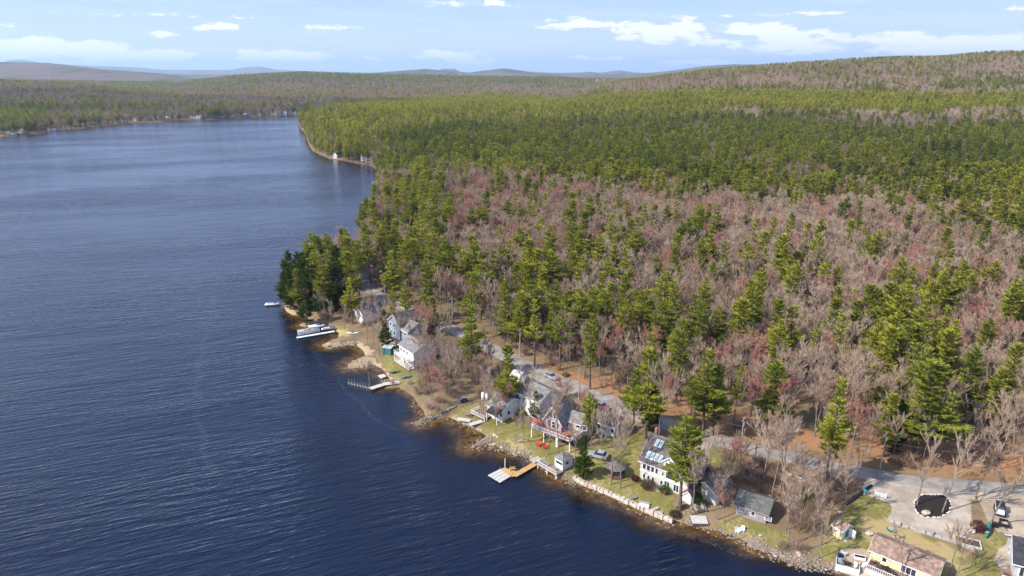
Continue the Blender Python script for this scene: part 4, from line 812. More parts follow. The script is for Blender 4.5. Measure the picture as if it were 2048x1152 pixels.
# ---------------------------------------------------------------- buildings
def frame(Apx, Bpx, A=None, B=None):
    a = G(*Apx) if A is None else A; b = G(*Bpx) if B is None else B
    return a, math.atan2(b.y-a.y, b.x-a.x), math.hypot(b.x-a.x, b.y-a.y), max(a.z, b.z)
def window(parent, face, u, z, w, h, W, D, glass=None, bars=(1, 1), trim=None, kind='window'):
    """face: front / right / left / back ; u from that face's left end. frame ring stands 4 cm proud, pane 1.5 cm proud"""
    glass = glass or GLASS; trim = trim or TRIM
    def mp(a, out, zz):
        return {'front': (a, -out, zz), 'right': (W+out, a, zz), 'left': (-out, D-a, zz), 'back': (W-a, D+out, zz)}[face]
    def bx(m, a0, a1, z0, z1, o0, o1):
        vs = [mp(a0, o0, z0), mp(a1, o0, z0), mp(a1, o1, z0), mp(a0, o1, z0), mp(a0, o0, z1), mp(a1, o0, z1), mp(a1, o1, z1), mp(a0, o1, z1)]
        m.add(vs, [(0, 3, 2, 1), (4, 5, 6, 7), (0, 1, 5, 4), (1, 2, 6, 5), (2, 3, 7, 6), (3, 0, 4, 7)])
    f = MB(); t = .11
    bx(f, u, u+w, z, z+t, .0, .05); bx(f, u, u+w, z+h-t, z+h, .0, .05); bx(f, u, u+t, z+t, z+h-t, .0, .05); bx(f, u+w-t, u+w, z+t, z+h-t, .0, .05)
    for i in range(1, bars[0]): x = u+w*i/bars[0]; bx(f, x-.04, x+.04, z+t, z+h-t, .0, .045)
    for i in range(1, bars[1]): y = z+h*i/bars[1]; bx(f, u+t, u+w-t, y-.03, y+.03, .0, .042)
    o = f.build(kind, trim, parent); g = MB(); bx(g, u+t, u+w-t, z+t, z+h-t, .0, .02); g.build('pane' if kind == 'window' else 'panel', glass, o); return o
def house(name, label, Apx, Bpx, depth, h, rh, ridge='x', wall=WHITE, roof=R_GREY, trim=TRIM, wins=(), W=None, over=.4, found=True, cat='house', shape='gable', A=None, B=None, rz_add=0, base=None, group=None, chim=None):
    a, rz, L, z = frame(Apx, Bpx, A, B); W = W or L; z = z if base is None else base
    e = empty(name, (a.x, a.y, z+.05), rz+rz_add, label, cat, group); D = depth
    m = MB(); m.box(0, 0, 0, W, D, h)
    rt = .16
    if shape == 'gable':
        if ridge == 'x': m.prism([(0, h-.01), (D, h-.01), (D/2, h+rh-.05)], 'x', .002, W-.002)
        else: m.prism([(0, h-.01), (W, h-.01), (W/2, h+rh-.05)], 'y', .002, D-.002)
    m.build('wall', wall, e)
    if found: MB().box(.04, .04, -2.2, W-.04, D-.04, 0.0).build('foundation', CONC, e)
    r = MB()
    if shape == 'gable':
        if ridge == 'x':
            s = rh/(D/2); o = over; r.prism([(-o, h-o*s+.02), (D/2, h+rh+.02), (D+o, h-o*s+.02), (D+o, h-o*s+rt), (D/2, h+rh+rt+.03), (-o, h-o*s+rt)], 'x', -o, W+o)
        else:
            s = rh/(W/2); o = over; r.prism([(-o, h-o*s+.02), (W/2, h+rh+.02), (W+o, h-o*s+.02), (W+o, h-o*s+rt), (W/2, h+rh+rt+.03), (-o, h-o*s+rt)], 'y', -o, D+o)
    elif shape == 'hip':
        o = over; i = min(W, D)/2; vs = [(-o, -o, h), (W+o, -o, h), (W+o, D+o, h), (-o, D+o, h)]
        if W >= D: vs += [(D/2, D/2, h+rh), (W-D/2, D/2, h+rh)]; fs = [(0, 1, 5, 4), (1, 2, 5), (2, 3, 4, 5), (3, 0, 4), (3, 2, 1, 0)]
        else: vs += [(W/2, W/2, h+rh), (W/2, D-W/2, h+rh)]; fs = [(0, 1, 4), (1, 2, 5, 4), (2, 3, 5), (3, 0, 4, 5), (3, 2, 1, 0)]
        r.add(vs, fs)
    elif shape == 'gambrel':
        o = .2; q = D*.18; r.prism([(-o, h-.1), (q, h+rh*.68), (D/2, h+rh), (D-q, h+rh*.68), (D+o, h-.1), (D+o+.1, h), (D-q, h+rh*.68+.13), (D/2, h+rh+.13), (q, h+rh*.68+.13), (-o-.1, h)], 'x', -.15, W+.15)
        MB().prism([(0.01, h), (D-.01, h), (D-q, h+rh*.66), (D/2, h+rh-.03), (q, h+rh*.66)], 'x', .004, W-.004).build('gable_wall', wall, e)
    elif shape == 'shed': r.prism([(-over, h+.02), (D+over, h+rh+.02), (D+over, h+rh+.15), (-over, h+.15)], 'x', -over, W+over); MB().prism([(0, h), (D, h), (D, h+rh)], 'x', .003, W-.003).build('gable_wall', wall, e)
    ro = r.build('roof', roof, e)
    if shape == 'gable':        # white barge and eaves boards
        b = MB(); s = rh/((D if ridge == 'x' else W)/2); o = over
        if ridge == 'x':
            for x in (-o-.04, W+o): b.prism([(-o, h-o*s-.12), (D/2, h+rh-.12), (D+o, h-o*s-.12), (D+o, h-o*s+.12), (D/2, h+rh+.12), (-o, h-o*s+.12)], 'x', x, x+.04)
            b.box(-o-.001, -o-.05, h-o*s-.05, W+o+.001, -o-.003, h-o*s+.13)
        else:
            for y in (-o-.04, D+o): b.prism([(-o, h-o*s-.12), (W/2, h+rh-.12), (W+o, h-o*s-.12), (W+o, h-o*s+.12), (W/2, h+rh+.12), (-o, h-o*s+.12)], 'y', y, y+.04)
        b.build('barge_board', trim, e)
    if chim:
        cx, cy, ch = chim; c = MB(); c.box(cx-.28, cy-.28, h, cx+.28, cy+.28, ch); c.box(cx-.34, cy-.34, ch, cx+.34, cy+.34, ch+.12); c.build('chimney', BRICK, ro)
    for wd in wins:
        window(e, *wd[:5], W, D, **(wd[5] if len(wd) > 5 else {}))
    return e, W, D, h
def rail(m, a, b, z, h=.95, sp=.5, pk=.04):
    a = Vector(a); b = Vector(b); n = max(1, int((b-a).length/sp)); up = Vector((0, 0, 1))
    a3 = Vector((a.x, a.y, z)); b3 = Vector((b.x, b.y, z))
    m.tube(a3+up*h, b3+up*h, .05, n=4); m.tube(a3+up*.12, b3+up*.12, .04, n=4)
    for i in range(n+1):
        p = a3.lerp(b3, i/n); m.tube(p, p+up*h, pk, n=4, cap=False)
def deck(parent, x0, y0, x1, y1, z, sides='flr', boards=DECKB, trim=TRIM, posts=None, name='deck', solid=False):
    """deck floor, posts to the ground and a railing; sides f(ront) l(eft) r(ight) b(ack)"""
    d = MB().box(x0, y0, z-.2, x1, y1, z).build(name, boards, parent); m = MB()
    P = {'f': ((x0, y0), (x1, y0)), 'b': ((x0, y1), (x1, y1)), 'l': ((x0, y0), (x0, y1)), 'r': ((x1, y0), (x1, y1))}
    for s in sides:
        if solid:
            (ax, ay), (bx, by) = P[s]; m.box(min(ax, bx)-.04, min(ay, by)-.04, z-.25, max(ax, bx)+.04, max(ay, by)+.04, z+.9)
        else: rail(m, P[s][0], P[s][1], z, sp=.35)
    m.build('railing', trim, d)
    if posts:
        q = MB(); n = max(1, int((x1-x0)/2.6))
        for i in range(n+1):
            x = x0+.12+(x1-x0-.24)*i/n; q.box(x-.09, y0+.06, z-posts, x+.09, y0+.24, z-.2)
        q.build('post', trim, d)
    return d

# 1 skylight house
e, W, D, h = house('lake_house', 'white trimmed beige house with brown roof, roof skylights and brick chimney, facing the mown lawn', (1279, 958), (1374, 997), 9.5, 5.0, 4.6, 'x', TAUPE, R_TAUPE, chim=(.6, 5.6, 10.6),
  wins=[('front', .5, 2.9, .95, 1.7), ('front', 1.55, 2.9, .95, 1.7), ('front', 2.6, 2.9, .95, 1.7), ('front', 3.65, 2.9, .8, 1.7), ('front', 5.2, 3.0, .7, 1.5), ('front', 6.2, 2.8, 2.4, 1.75, {'bars': (1, 1)}), ('front', 8.9, 3.0, .7, 1.5), ('front', .7, .6, .8, 1.3), ('front', 1.8, .6, .8, 1.3), ('front', 2.9, .6, .8, 1.3),
        ('front', 5.0, .6, .8, 1.3), ('front', 6.0, .3, 1.4, 1.9, {'bars': (2, 1)}), ('front', 8.2, .3, 1.4, 1.9, {'bars': (2, 1)})])
MB().box(-.06, -.10, 2.35, W+.06, -.002, 2.62).build('trim_band', TRIM, e)
MB().box(.1, -.14, 4.72, 4.7, -.004, 4.95).build('trim_band', TRIM, e)
s1 = 4.6/4.75
def sky_l(x, y, w, l):
    z = lambda yy: 5.0+yy*s1+.20
    f = MB(); f.add([(x, y, z(y)), (x+w, y, z(y)), (x+w, y+l, z(y+l)), (x, y+l, z(y+l)), (x, y, z(y)+.1), (x+w, y, z(y)+.1), (x+w, y+l, z(y+l)+.1), (x, y+l, z(y+l)+.1)], [(0, 3, 2, 1), (4, 5, 6, 7), (0, 1, 5, 4), (1, 2, 6, 5), (2, 3, 7, 6), (3, 0, 4, 7)]); o = f.build('skylight', TRIM, e)
    k = .07; g = MB(); g.add([(x+k, y+k, z(y+k)+.115), (x+w-k, y+k, z(y+k)+.115), (x+w-k, y+l-k, z(y+l-k)+.115), (x+k, y+l-k, z(y+l-k)+.115)], [(0, 1, 2, 3)]); g.build('pane', SKYL, o)
for i in range(4): sky_l(.9+i*1.0, .45, .72, 1.2)
for i in range(2): sky_l(1.7+i*1.0, 2.75, .72, 1.2)
# gabled dormer
dm = MB(); dm.box(5.4, .35, 5.1, 8.4, 2.6, 6.6); dm.prism([(5.4, 6.59), (8.4, 6.59), (6.9, 8.0)], 'y', .352, 3.3); do = dm.build('dormer', WHITE, e)
r_ = MB(); r_.prism([(5.05, 6.35), (6.9, 8.05), (8.75, 6.35), (8.75, 6.5), (6.9, 8.22), (5.05, 6.5)], 'y', .05, 4.0); r_.build('dormer_roof', R_TAUPE, do)
b_ = MB(); b_.prism([(5.0, 6.28), (6.9, 8.0), (8.8, 6.28), (8.8, 6.55), (6.9, 8.28), (5.0, 6.55)], 'y', -.02, .045); b_.build('barge_board', TRIM, do)
for x in (5.75, 6.5, 7.3):
    f = MB(); f.box(x, .30, 5.45, x+.65, .348, 6.5); o = f.build('window', TRIM, do); MB().box(x+.1, .285, 5.55, x+.55, .298, 6.4).build('pane', GLASS, o)
house('garage_wing', 'low brown roofed wing half hidden behind the big pine at the skylight house', (1385, 985), (1402, 995), 6, 2.6, 1.6, 'y', TAUPE, R_TAUPE, W=6.0, cat='outbuilding')

# 2 weathered cabin
e, W, D, h = house('wooden_cabin', 'long weathered grey wooden cabin with mossy roof under bare trees', (1471, 1028), (1531, 1048), 6.0, 2.5, 1.5, 'x', LOG, R_MOSS, LOG, over=.5,
  wins=[('front', .8, .9, 1.1, 1.0, {'bars': (2, 2)}), ('front', 3.0, .8, .9, 1.1), ('front', 5.8, .9, 1.4, 1.0, {'bars': (2, 2)}), ('right', 2.0, .2, 1.0, 1.9, {'glass': DWOOD})])
bl = MB()
for i in range(6): bl.box(.3+i*1.3, .1, -.9, .7+i*1.3, .5, -.02)
bl.build('footing', PALEW, e); MB().box(W+.1, -.2, -1.4, W+.9, .7, -.3).build('step', TEAL, e)

# 3 yellow garden shed
e, W, D, h = house('garden_shed', 'small pale yellow garden shed with brown roof and open green doorway', (1663, 1069), (1683, 1082), 2.9, 2.2, 1.0, 'x', YELLOW, R_BROWN, over=.25, cat='shed',
  wins=[('front', .5, 1.1, .7, .6), ('right', .7, .05, 1.5, 1.9, {'glass': GREENP, 'kind': 'doorway'})])
MB().box(W+.06, 2.25, .05, W+1.3, 2.32, 2.0).build('door', WHITEP, e)
rp = MB(); rp.add([(W+.05, .4, .08), (W+.05, 2.3, .08), (W+1.4, 2.3, -.35), (W+1.4, .4, -.35), (W+.05, .4, -.3), (W+.05, 2.3, -.3), (W+1.4, 2.3, -.45), (W+1.4, .4, -.45)], [(0, 1, 2, 3), (7, 6, 5, 4), (0, 3, 7, 4), (1, 5, 6, 2), (0, 4, 5, 1), (3, 2, 6, 7)]); rp.build('ramp', PALEW, e)

# 4 pale yellow house and deck
e, W, D, h = house('yellow_house', 'pale yellow single storey house with brown roof at the bottom edge', (1738, 1121), (1868, 1177), 6.2, 2.4, 1.3, 'x', YELLOW, R_BROWN,
  wins=[('front', 2.0, .9, .9, 1.1), ('front', 5.2, .4, 2.6, 1.8, {'bars': (3, 1)}), ('front', 9.6, .9, 1.0, 1.1), ('front', 12.5, .9, 1.0, 1.1), ('left', 2.5, 1.0, 1.0, 1.0)])
d = deck(e, .2, -3.2, 8.5, -.02, .3, 'fl', solid=False); rail_l = MB().box(.15, -3.3, -1.6, 8.55, -3.22, .25).build('skirt', TRIM, d)
st = MB()
for i in range(5): st.box(-.4-.3*i, -2.6, -.1-.2*i, -.1-.3*i, -1.2, .1-.2*i)
st.build('stairs', TRIM, d)
def chair(name, label, x, y, z, rz, m, group=None, s=1.0):
    e = empty(name, (x, y, z), rz, label, 'chair', group); e.scale = (s, s, s)
    a = MB(); a.add([(-.3, -.3, .38), (.3, -.3, .38), (.28, .3, .28), (-.28, .3, .28), (-.3, -.3, .42), (.3, -.3, .42), (.28, .3, .32), (-.28, .3, .32)], [(0, 3, 2, 1), (4, 5, 6, 7), (0, 1, 5, 4), (1, 2, 6, 5), (2, 3, 7, 6), (3, 0, 4, 7)]); a.build('seat', m, e)
    b = MB(); b.add([(-.3, .28, .28), (.3, .28, .28), (.36, .62, 1.05), (-.36, .62, 1.05), (-.3, .33, .26), (.3, .33, .26), (.36, .67, 1.03), (-.36, .67, 1.03)], [(0, 3, 2, 1), (4, 5, 6, 7), (0, 1, 5, 4), (1, 2, 6, 5), (2, 3, 7, 6), (3, 0, 4, 7)]); b.build('backrest', m, e)
    for sx in (-1, 1):
        MB().box(sx*.42-.07, -.35, .56, sx*.42+.07, .4, .6).build('armrest', m, e); MB().box(sx*.38-.04, -.33, 0, sx*.38+.04, -.25, .56).build('leg', m, e); MB().box(sx*.38-.04, .28, 0, sx*.38+.04, .36, .56).build('leg', m, e)
    return e
def table(name, label, x, y, z, rz, m, L=1.6, Wd=.8, ht=.72, benches=False, group=None, cat='table'):
    e = empty(name, (x, y, z), rz, label, cat, group); MB().box(-L/2, -Wd/2, ht-.05, L/2, Wd/2, ht).build('tabletop', m, e)
    for sx in (-1, 1):
        for sy in (-1, 1): MB().box(sx*(L/2-.2)-.04, sy*(Wd/2-.1)-.04, 0, sx*(L/2-.2)+.04, sy*(Wd/2-.1)+.04, ht-.05).build('leg', m, e)
    if benches:
        for sy in (-1, 1): MB().box(-L/2, sy*(Wd/2+.35)-.13, .42, L/2, sy*(Wd/2+.35)+.13, .46).build('bench', m, e)
    return e
ea = e.matrix_basis
def onto(e, lx, ly, lz):
    m = Matrix.Translation(e.location) @ Matrix.Rotation(e.rotation_euler[2], 4, 'Z'); return m @ Vector((lx, ly, lz))
p = onto(e, 3.3, -1.6, .3); table('patio_table', 'dark round patio table on the red deck of the pale yellow house', p.x, p.y, p.z, 0, BLACK, 1.3, 1.2)
for i, (lx, ly, lb) in enumerate(((2.1, -1.8, 'dark patio chair left of the table on the yellow house deck'), (4.6, -1.6, 'dark patio chair right of the table on the yellow house deck'), (1.0, -.9, 'dark patio chair nearest the stairs of the yellow house deck'))):
    p = onto(e, lx, ly, .3); chair('patio_chair', lb, p.x, p.y, p.z, i*1.6, DWOOD, 'patio chairs on the yellow house deck')

# 5 white lakeside deck
a, rz, L, z = frame((1671, 1140), (1717, 1151)); e = empty('lake_deck', (a.x, a.y, .55), rz, 'white skirted platform deck standing at the lake edge in the bottom right', 'deck')
DKL = e; MB().box(0, 0, .0, L, 3.6, .18).build('deck_floor', PALEW, e); MB().box(-.05, -.08, -.9, L+.05, -.01, 1.0).build('front_skirt', WHITEP, e); MB().box(-.08, .0, -.9, -.01, 2.2, 1.0).build('side_skirt', WHITEP, e); MB().box(L+.01, .0, -.9, L+.08, 2.6, 1.0).build('side_skirt', WHITEP, e)
for x in (.2, L-.2): MB().box(x-.1, 3.2, -1, x+.1, 3.4, 0).build('post', TRIM, e)
p = onto(e, L*.52, 1.6, .18); table('deck_table', 'black low table on the white skirted lake deck', p.x, p.y, p.z, rz, BLACK, 1.5, .9, .5)
for lx, ly, r, lb in ((.7, 1.2, .3, 'pale lawn chair at the left end of the white lake deck'), (L-.8, 1.3, -.4, 'pale lawn chair at the right end of the white lake deck')):
    p = onto(e, lx, ly, .18); chair('deck_chair', lb, p.x, p.y, p.z, rz+r, METAL, 'chairs on the white lake deck')
p = onto(e, .5, 2.9, .18); MB().box(-.35, -.2, 0, .35, .2, 1.1).box(-.4, -.25, 1.1, .4, .25, 1.2).build('grill', NAVY).location = p
tag(bpy.data.objects['grill'], 'dark covered grill at the back left corner of the white lake deck', 'grill')
g = G(1687, 1110); chair('garden_chair', 'white reclining garden chair behind the white lake deck', g.x, g.y, g.z, 2.3, WHITEP, None, 1.15)
g = G(1719, 1117); e = empty('planter_box', g, -.35, 'white rectangular planter box filled with dark soil beside the lake deck', 'planter'); m = MB()
m.box(-1.0, -.5, 0, 1.0, -.42, .55).box(-1.0, .42, 0, 1.0, .5, .55).box(-1, -.42, 0, -.92, .42, .55).box(.92, -.42, 0, 1, .42, .55).build('box_side', WHITEP, e); MB().box(-.92, -.42, 0, .92, .42, .42).build('soil', MULCH, e)

# 6 dark roofed house at right edge
e, W, D, h = house('dark_roofed_house', 'white trimmed house with charcoal roof and red brown deck at the right edge', (2024, 1152), (2110, 1176), 8.5, 3.0, 2.6, 'x', GREYS, R_DARK, over=.5, wins=[('front', .8, .3, 1.5, 2.1, {'bars': (2, 1)}), ('front', 3.0, .3, 2.4, 2.1, {'bars': (2, 1)}), ('left', 2, 1, 1.2, 1.2)])
d = deck(e, -1.9, -2.2, 8, -.02, .1, 'f'); MB().box(-1.9, .0, -.1, -.06, 5.5, .1).build('side_deck', DECKB, d)
for x in (.2, 2.9): MB().box(x, -1.9, .1, x+.14, -1.76, 3).build('porch_post', TRIM, e)
p = onto(e, -1.0, -1.0, .12); chair('porch_chair', 'dark wicker chair on the red brown deck at the right edge', p.x, p.y, p.z, 1.2, DWOOD)

# 7 boathouse
e, W, D, h = house('boathouse', 'small hip roofed grey boathouse with white trim standing over the water', (1109, 938), (1125, 945), 3.4, 2.5, 1.3, 'x', WHITE, R_GREY, over=.25, shape='hip', cat='boathouse', wins=[('front', .3, 1.2, 2.3, .9, {'glass': BLACK}), ('right', .9, 1.0, 1.2, 1.0)], found=True, base=1.1)
d = deck(e, -3.4, -2.4, 2.9, -.02, .02, 'fl', posts=1.6)
for x, lb in ((-2.5, 'brown wooden chair at the left end of the boathouse deck'), (-1.3, 'brown wooden chair in the middle of the boathouse deck'), (1.2, 'brown wooden chair at the right end of the boathouse deck')):
    p = onto(e, x, -1.1, .05); chair('deck_chair', lb, p.x, p.y, p.z, .3, WOOD, 'chairs on the boathouse deck', .9)

# 8 brown gazebo
g = G(1231, 949); e = empty('gazebo', (g.x, g.y, g.z+.05), .3, 'brown eight sided screened gazebo behind the two tall lawn trees', 'gazebo'); m = MB(); gl = MB(); ro = MB(); n = 8
for i in range(n):
    a0, a1 = 6.2832*i/n, 6.2832*(i+1)/n; p0 = (2.1*math.cos(a0), 2.1*math.sin(a0)); p1 = (2.1*math.cos(a1), 2.1*math.sin(a1)); m.box(p0[0]-.09, p0[1]-.09, 0, p0[0]+.09, p0[1]+.09, 2.2)
    gl.add([(*p0, 0), (*p1, 0), (*p1, .8), (*p0, .8)], [(0, 1, 2, 3)]); gl.add([(*p0, 1.9), (*p1, 1.9), (*p1, 2.2), (*p0, 2.2)], [(0, 1, 2, 3)])
    ro.add([(2.5*math.cos(a0), 2.5*math.sin(a0), 2.15), (2.5*math.cos(a1), 2.5*math.sin(a1), 2.15), (0, 0, 3.6)], [(0, 1, 2)])
m.build('post', DWOOD, e); gl.build('panel', BROWN, e); ro.build('roof', R_TAUPE, e); MB().prism([(1.98*math.cos(6.2832*i/8), 1.98*math.sin(6.2832*i/8)) for i in range(8)], 'z', .02, .1).build('floor', WOOD, e); MB().prism([(1.9*math.cos(6.2832*i/8), 1.9*math.sin(6.2832*i/8)) for i in range(8)], 'z', .8, 1.9).build('screen', GLASS, e)

# 9 gabled house on stilts
e, W, D, h = house('gabled_house', 'tall mauve grey gabled house on posts with pink railed balcony facing the lake', (1089, 872), (1122, 884), 7.5, 5.2, 3.8, 'y', MAUVE, R_GREY, over=.5,
  wins=[('front', .7, 3.0, 1.1, 2.0, {'bars': (1, 2)}), ('front', 2.1, 3.0, 1.1, 2.0, {'bars': (1, 2)}), ('front', 3.5, 3.0, .9, 2.0), ('front', 1.4, 5.6, .9, 1.6), ('front', 2.5, 5.6, .9, 2.2), ('front', .6, .4, 1.4, 1.8), ('front', 2.6, .4, 1.4, 1.8), ('right', 2.0, 3, 1.4, 1.4), ('right', 5.0, 3, 1.4, 1.4)])
deck(e, -2.4, -2.6, W+.3, -.02, 2.7, 'fl', posts=2.9, name='balcony', boards=DECKB); deck(e, W+.35, -2.6, W+4.2, 3.5, 2.7, 'fr', posts=2.9, name='balcony', boards=DECKB)
MB().box(-1.4, -.6, -1.0, -.9, -.1, -.2)
p = onto(e, -1.5, -1.3, 2.7)
def umbrella(name, label, p, m, r=1.5, ht=2.3):
    e = empty(name, p, 0, label, 'umbrella'); MB().tube((0, 0, 0), (0, 0, ht+.45), .03).build('pole', TRIM, e); c = MB()
    for i in range(8):
        a0, a1 = 6.2832*i/8, 6.2832*(i+1)/8; c.add([(r*math.cos(a0), r*math.sin(a0), ht), (r*math.cos(a1), r*math.sin(a1), ht), (0, 0, ht+.5), (r*math.cos(a0), r*math.sin(a0), ht-.15), (r*math.cos(a1), r*math.sin(a1), ht-.15)], [(0, 1, 2), (3, 4, 1, 0)])
    c.build('canopy', m, e); MB().tube((0, 0, 0), (0, 0, .12), .25, n=10).build('base', BLACK, e); return e
umbrella('patio_umbrella', 'faded red patio umbrella on the left balcony of the gabled house', p, mat('faded_red', (.40, .07, .07), .8), 1.1, 1.6)
p = onto(e, W+2.6, -1.2, 2.7); table('grill_table', 'orange covered table on the right balcony of the gabled house', p.x, p.y, p.z, .4, mat('orange_cover', (.55, .10, .02), .6), 1.9, .9, .8)
e2, W2, D2, h2 = house('side_wing', 'white framed wing between the gabled house and the green pine', (1135, 872), (1160, 880), 5, 4.4, 1.5, 'x', WHITE, R_GREY, wins=[('front', .5, 3.0, 1.3, 1.4), ('front', 2.3, 3.0, 1.3, 1.4), ('front', 4.2, 3.0, 1.3, 1.4)], cat='house')
e3, *_ = house('long_garage', 'long grey roofed garage right of the gabled house by the road', (1188, 862), (1228, 876), 5.5, 3.0, 1.4, 'x', GREYS, R_TAUPE, wins=[('front', .8, 1.2, 1.2, 1.1), ('front', 2.6, 1.2, 1.2, 1.1), ('front', 4.6, 1.2, 1.2, 1.1)], cat='garage')

# 11 white two storey house
e, W, D, h = house('white_house', 'white two storey house with grey gable roof beside the road', (1027, 816), (1078, 842), 8.0, 5.4, 2.3, 'x', WHITE, R_GREY,
  wins=[('front', 1.0, 3.2, 1.1, 1.4, {'bars': (1, 2)}), ('front', 3.6, 3.2, 1.1, 1.4, {'bars': (1, 2)}), ('front', 6.2, 3.2, 1.1, 1.4, {'bars': (1, 2)}), ('front', 1.0, .7, 1.1, 1.4, {'bars': (1, 2)}), ('front', 3.4, .2, 1.3, 2.0), ('front', 6.2, .7, 1.1, 1.4), ('left', 3, 3.2, 1.1, 1.4)])
# 12 low house with deck
e, W, D, h = house('low_house', 'low white house with wide grey roof and dark porch roof near the shore', (975, 832), (1004, 845), 8.5, 3.4, 2.0, 'x', WHITE, R_GREY, wins=[('front', .6, 1.4, 1.1, 1.2), ('front', 2.4, .6, 1.6, 2.0, {'bars': (2, 1)}), ('front', 4.6, 1.4, 1.1, 1.2), ('right', 2, 1.2, 1.2, 1.2)], chim=(.6, 5.5, 6.4))
pr = MB(); pr.prism([(-2.4, 2.6), (-.02, 3.5), (-.02, 3.62), (-2.4, 2.72)], 'x', 1.6, W+.4); pr.build('porch_roof', R_DARK, e)
for x in (1.8, W+.1): MB().box(x, -2.25, .05, x+.12, -2.13, 2.6).build('porch_post', TRIM, e)
deck(e, -3.8, -2.6, 1.4, 1.0, .5, 'fl', posts=2.0); MB().box(-.4, 5, 3.6, .1, 5.6, 3.7).build('vent', TRIM, e)
g = G(966, 800); e = empty('white_tank', g, 0, 'white upright twin tank left of the low grey roofed house', 'tank'); MB().tube((0, 0, 0), (0, 0, 2.2), .5, n=12).tube((0, 0, 2.2), (0, 0, 2.45), .5, .2, n=12).build('tank', WHITEP, e, True); MB().tube((1.1, 0, 0), (1.1, 0, 2.0), .45, n=12).tube((1.1, 0, 2.0), (1.1, 0, 2.2), .45, .2, n=12).build('tank', WHITEP, e, True)
# 13 gambrel shed
house('gambrel_shed', 'small white barn shed with pale gambrel roof at the road edge', (1021, 766), (1032, 770), 3.4, 2.3, 1.3, 'x', WHITE, R_PALE, W=3.3, shape='gambrel', cat='shed', wins=[('right', .9, .05, 1.5, 1.9, {'glass': WHITEP, 'kind': 'door'})])
# 14 balcony house
e, W, D, h = house('balcony_house', 'white house with two long white balconies above the green beach lawn', (800, 720), (828, 738), 8, 5.4, 2.0, 'x', WHITE, R_GREY, wins=[('front', .7, 3.3, 1.1, 1.3), ('front', 2.6, 3.3, 1.1, 1.3), ('front', 4.6, 3.3, 1.1, 1.3), ('front', .7, .5, 1.2, 1.7), ('front', 3, .5, 1.2, 1.7)])
deck(e, -.2, -1.9, W+.2, -.02, 2.7, 'flr', posts=2.7, name='balcony', boards=PALEW); deck(e, -.2, -1.9, W+.2, -.02, .2, 'fl', name='porch', boards=PALEW)
# 15 blue grey house
e, W, D, h = house('blue_grey_house', 'tall blue grey house with white windows and dark lower deck behind two pines', (779, 672), (800, 682), 9, 6.0, 2.6, 'y', BLUEG, R_TAUPE, wins=[('front', .6, 4.0, 1.3, 1.5), ('front', 2.7, 4.0, 1.3, 1.5), ('front', .6, 1.2, 1.3, 1.5), ('front', 2.7, 1.2, 1.3, 1.5), ('right', 1.5, 3.8, 1.6, 1.2)])
house('grey_wing', 'grey roofed wing with white window attached to the blue grey house', (801, 680), (817, 687), 8, 4.2, 2.0, 'x', BLUEG, R_GREY, wins=[('front', .6, 2.2, 1.2, 1.2), ('front', 2.4, 2.2, 1.2, 1.2)], cat='house')
deck(e, -.6, -3.2, W+2.4, -.02, .2, 'fl', posts=2.2, boards=DWOOD)
# 16 green shed
house('green_shed', 'small dark green flat roofed beach shed on the lawn', (765, 709), (782, 711), 2.2, 2.3, .25, 'x', GREEN, R_PALE, shape='shed', over=.12, cat='shed', found=True)
# 17 white cottage
e, W, D, h = house('white_cottage', 'small white gabled cottage with grey roof right of the lone point pine', (711, 640), (727, 650), 7, 4.0, 2.2, 'y', WHITE, R_GREY, wins=[('front', .5, 2.4, .8, 1.0), ('front', 2.2, 2.4, .8, 1.0), ('front', .5, .6, .8, 1.1), ('front', 2.2, .4, 1.0, 1.8)])
for a, b, dd, lab in ((640, 612, 5, 'teal roofed cabin hidden among bare trees on the wooded point'),): house('teal_roofed_cabin', lab, (a, b), (a+22, b+1), 5, 2.6, 1.2, 'x', LOG, mat('teal_roof', (.02, .16, .15), .6), LOG, cat='cabin')
house('hillside_house', 'pale cottage behind the wooded point beside the far road bend', (700, 555), (716, 560), 7, 3.6, 2, 'y', WHITE, R_TAUPE, wins=[('front', .8, 1, 1, 1.2)])
g = G(684, 577); table('tarp_table', 'bright blue tarpaulin covered stack behind the lone point pine', g.x, g.y, g.z, .1, BLUEP, 4.5, 2.2, 1.6, cat='tarp')
# 21 red roofed shed
e, W, D, h = house('red_roofed_shed', 'small white gabled shed with dull red roof behind the leaning bare tree', (1362, 1003), (1378, 1009), 3.6, 1.7, 1.3, 'y', WHITE, R_RED, W=2.7, over=.2, cat='shed')
g = G(1358, 1013); table('potting_bench', 'red brown wooden bench in front of the red roofed shed', g.x, g.y, g.z, .35, DECKB, 2.8, 1.3, .7, cat='bench')
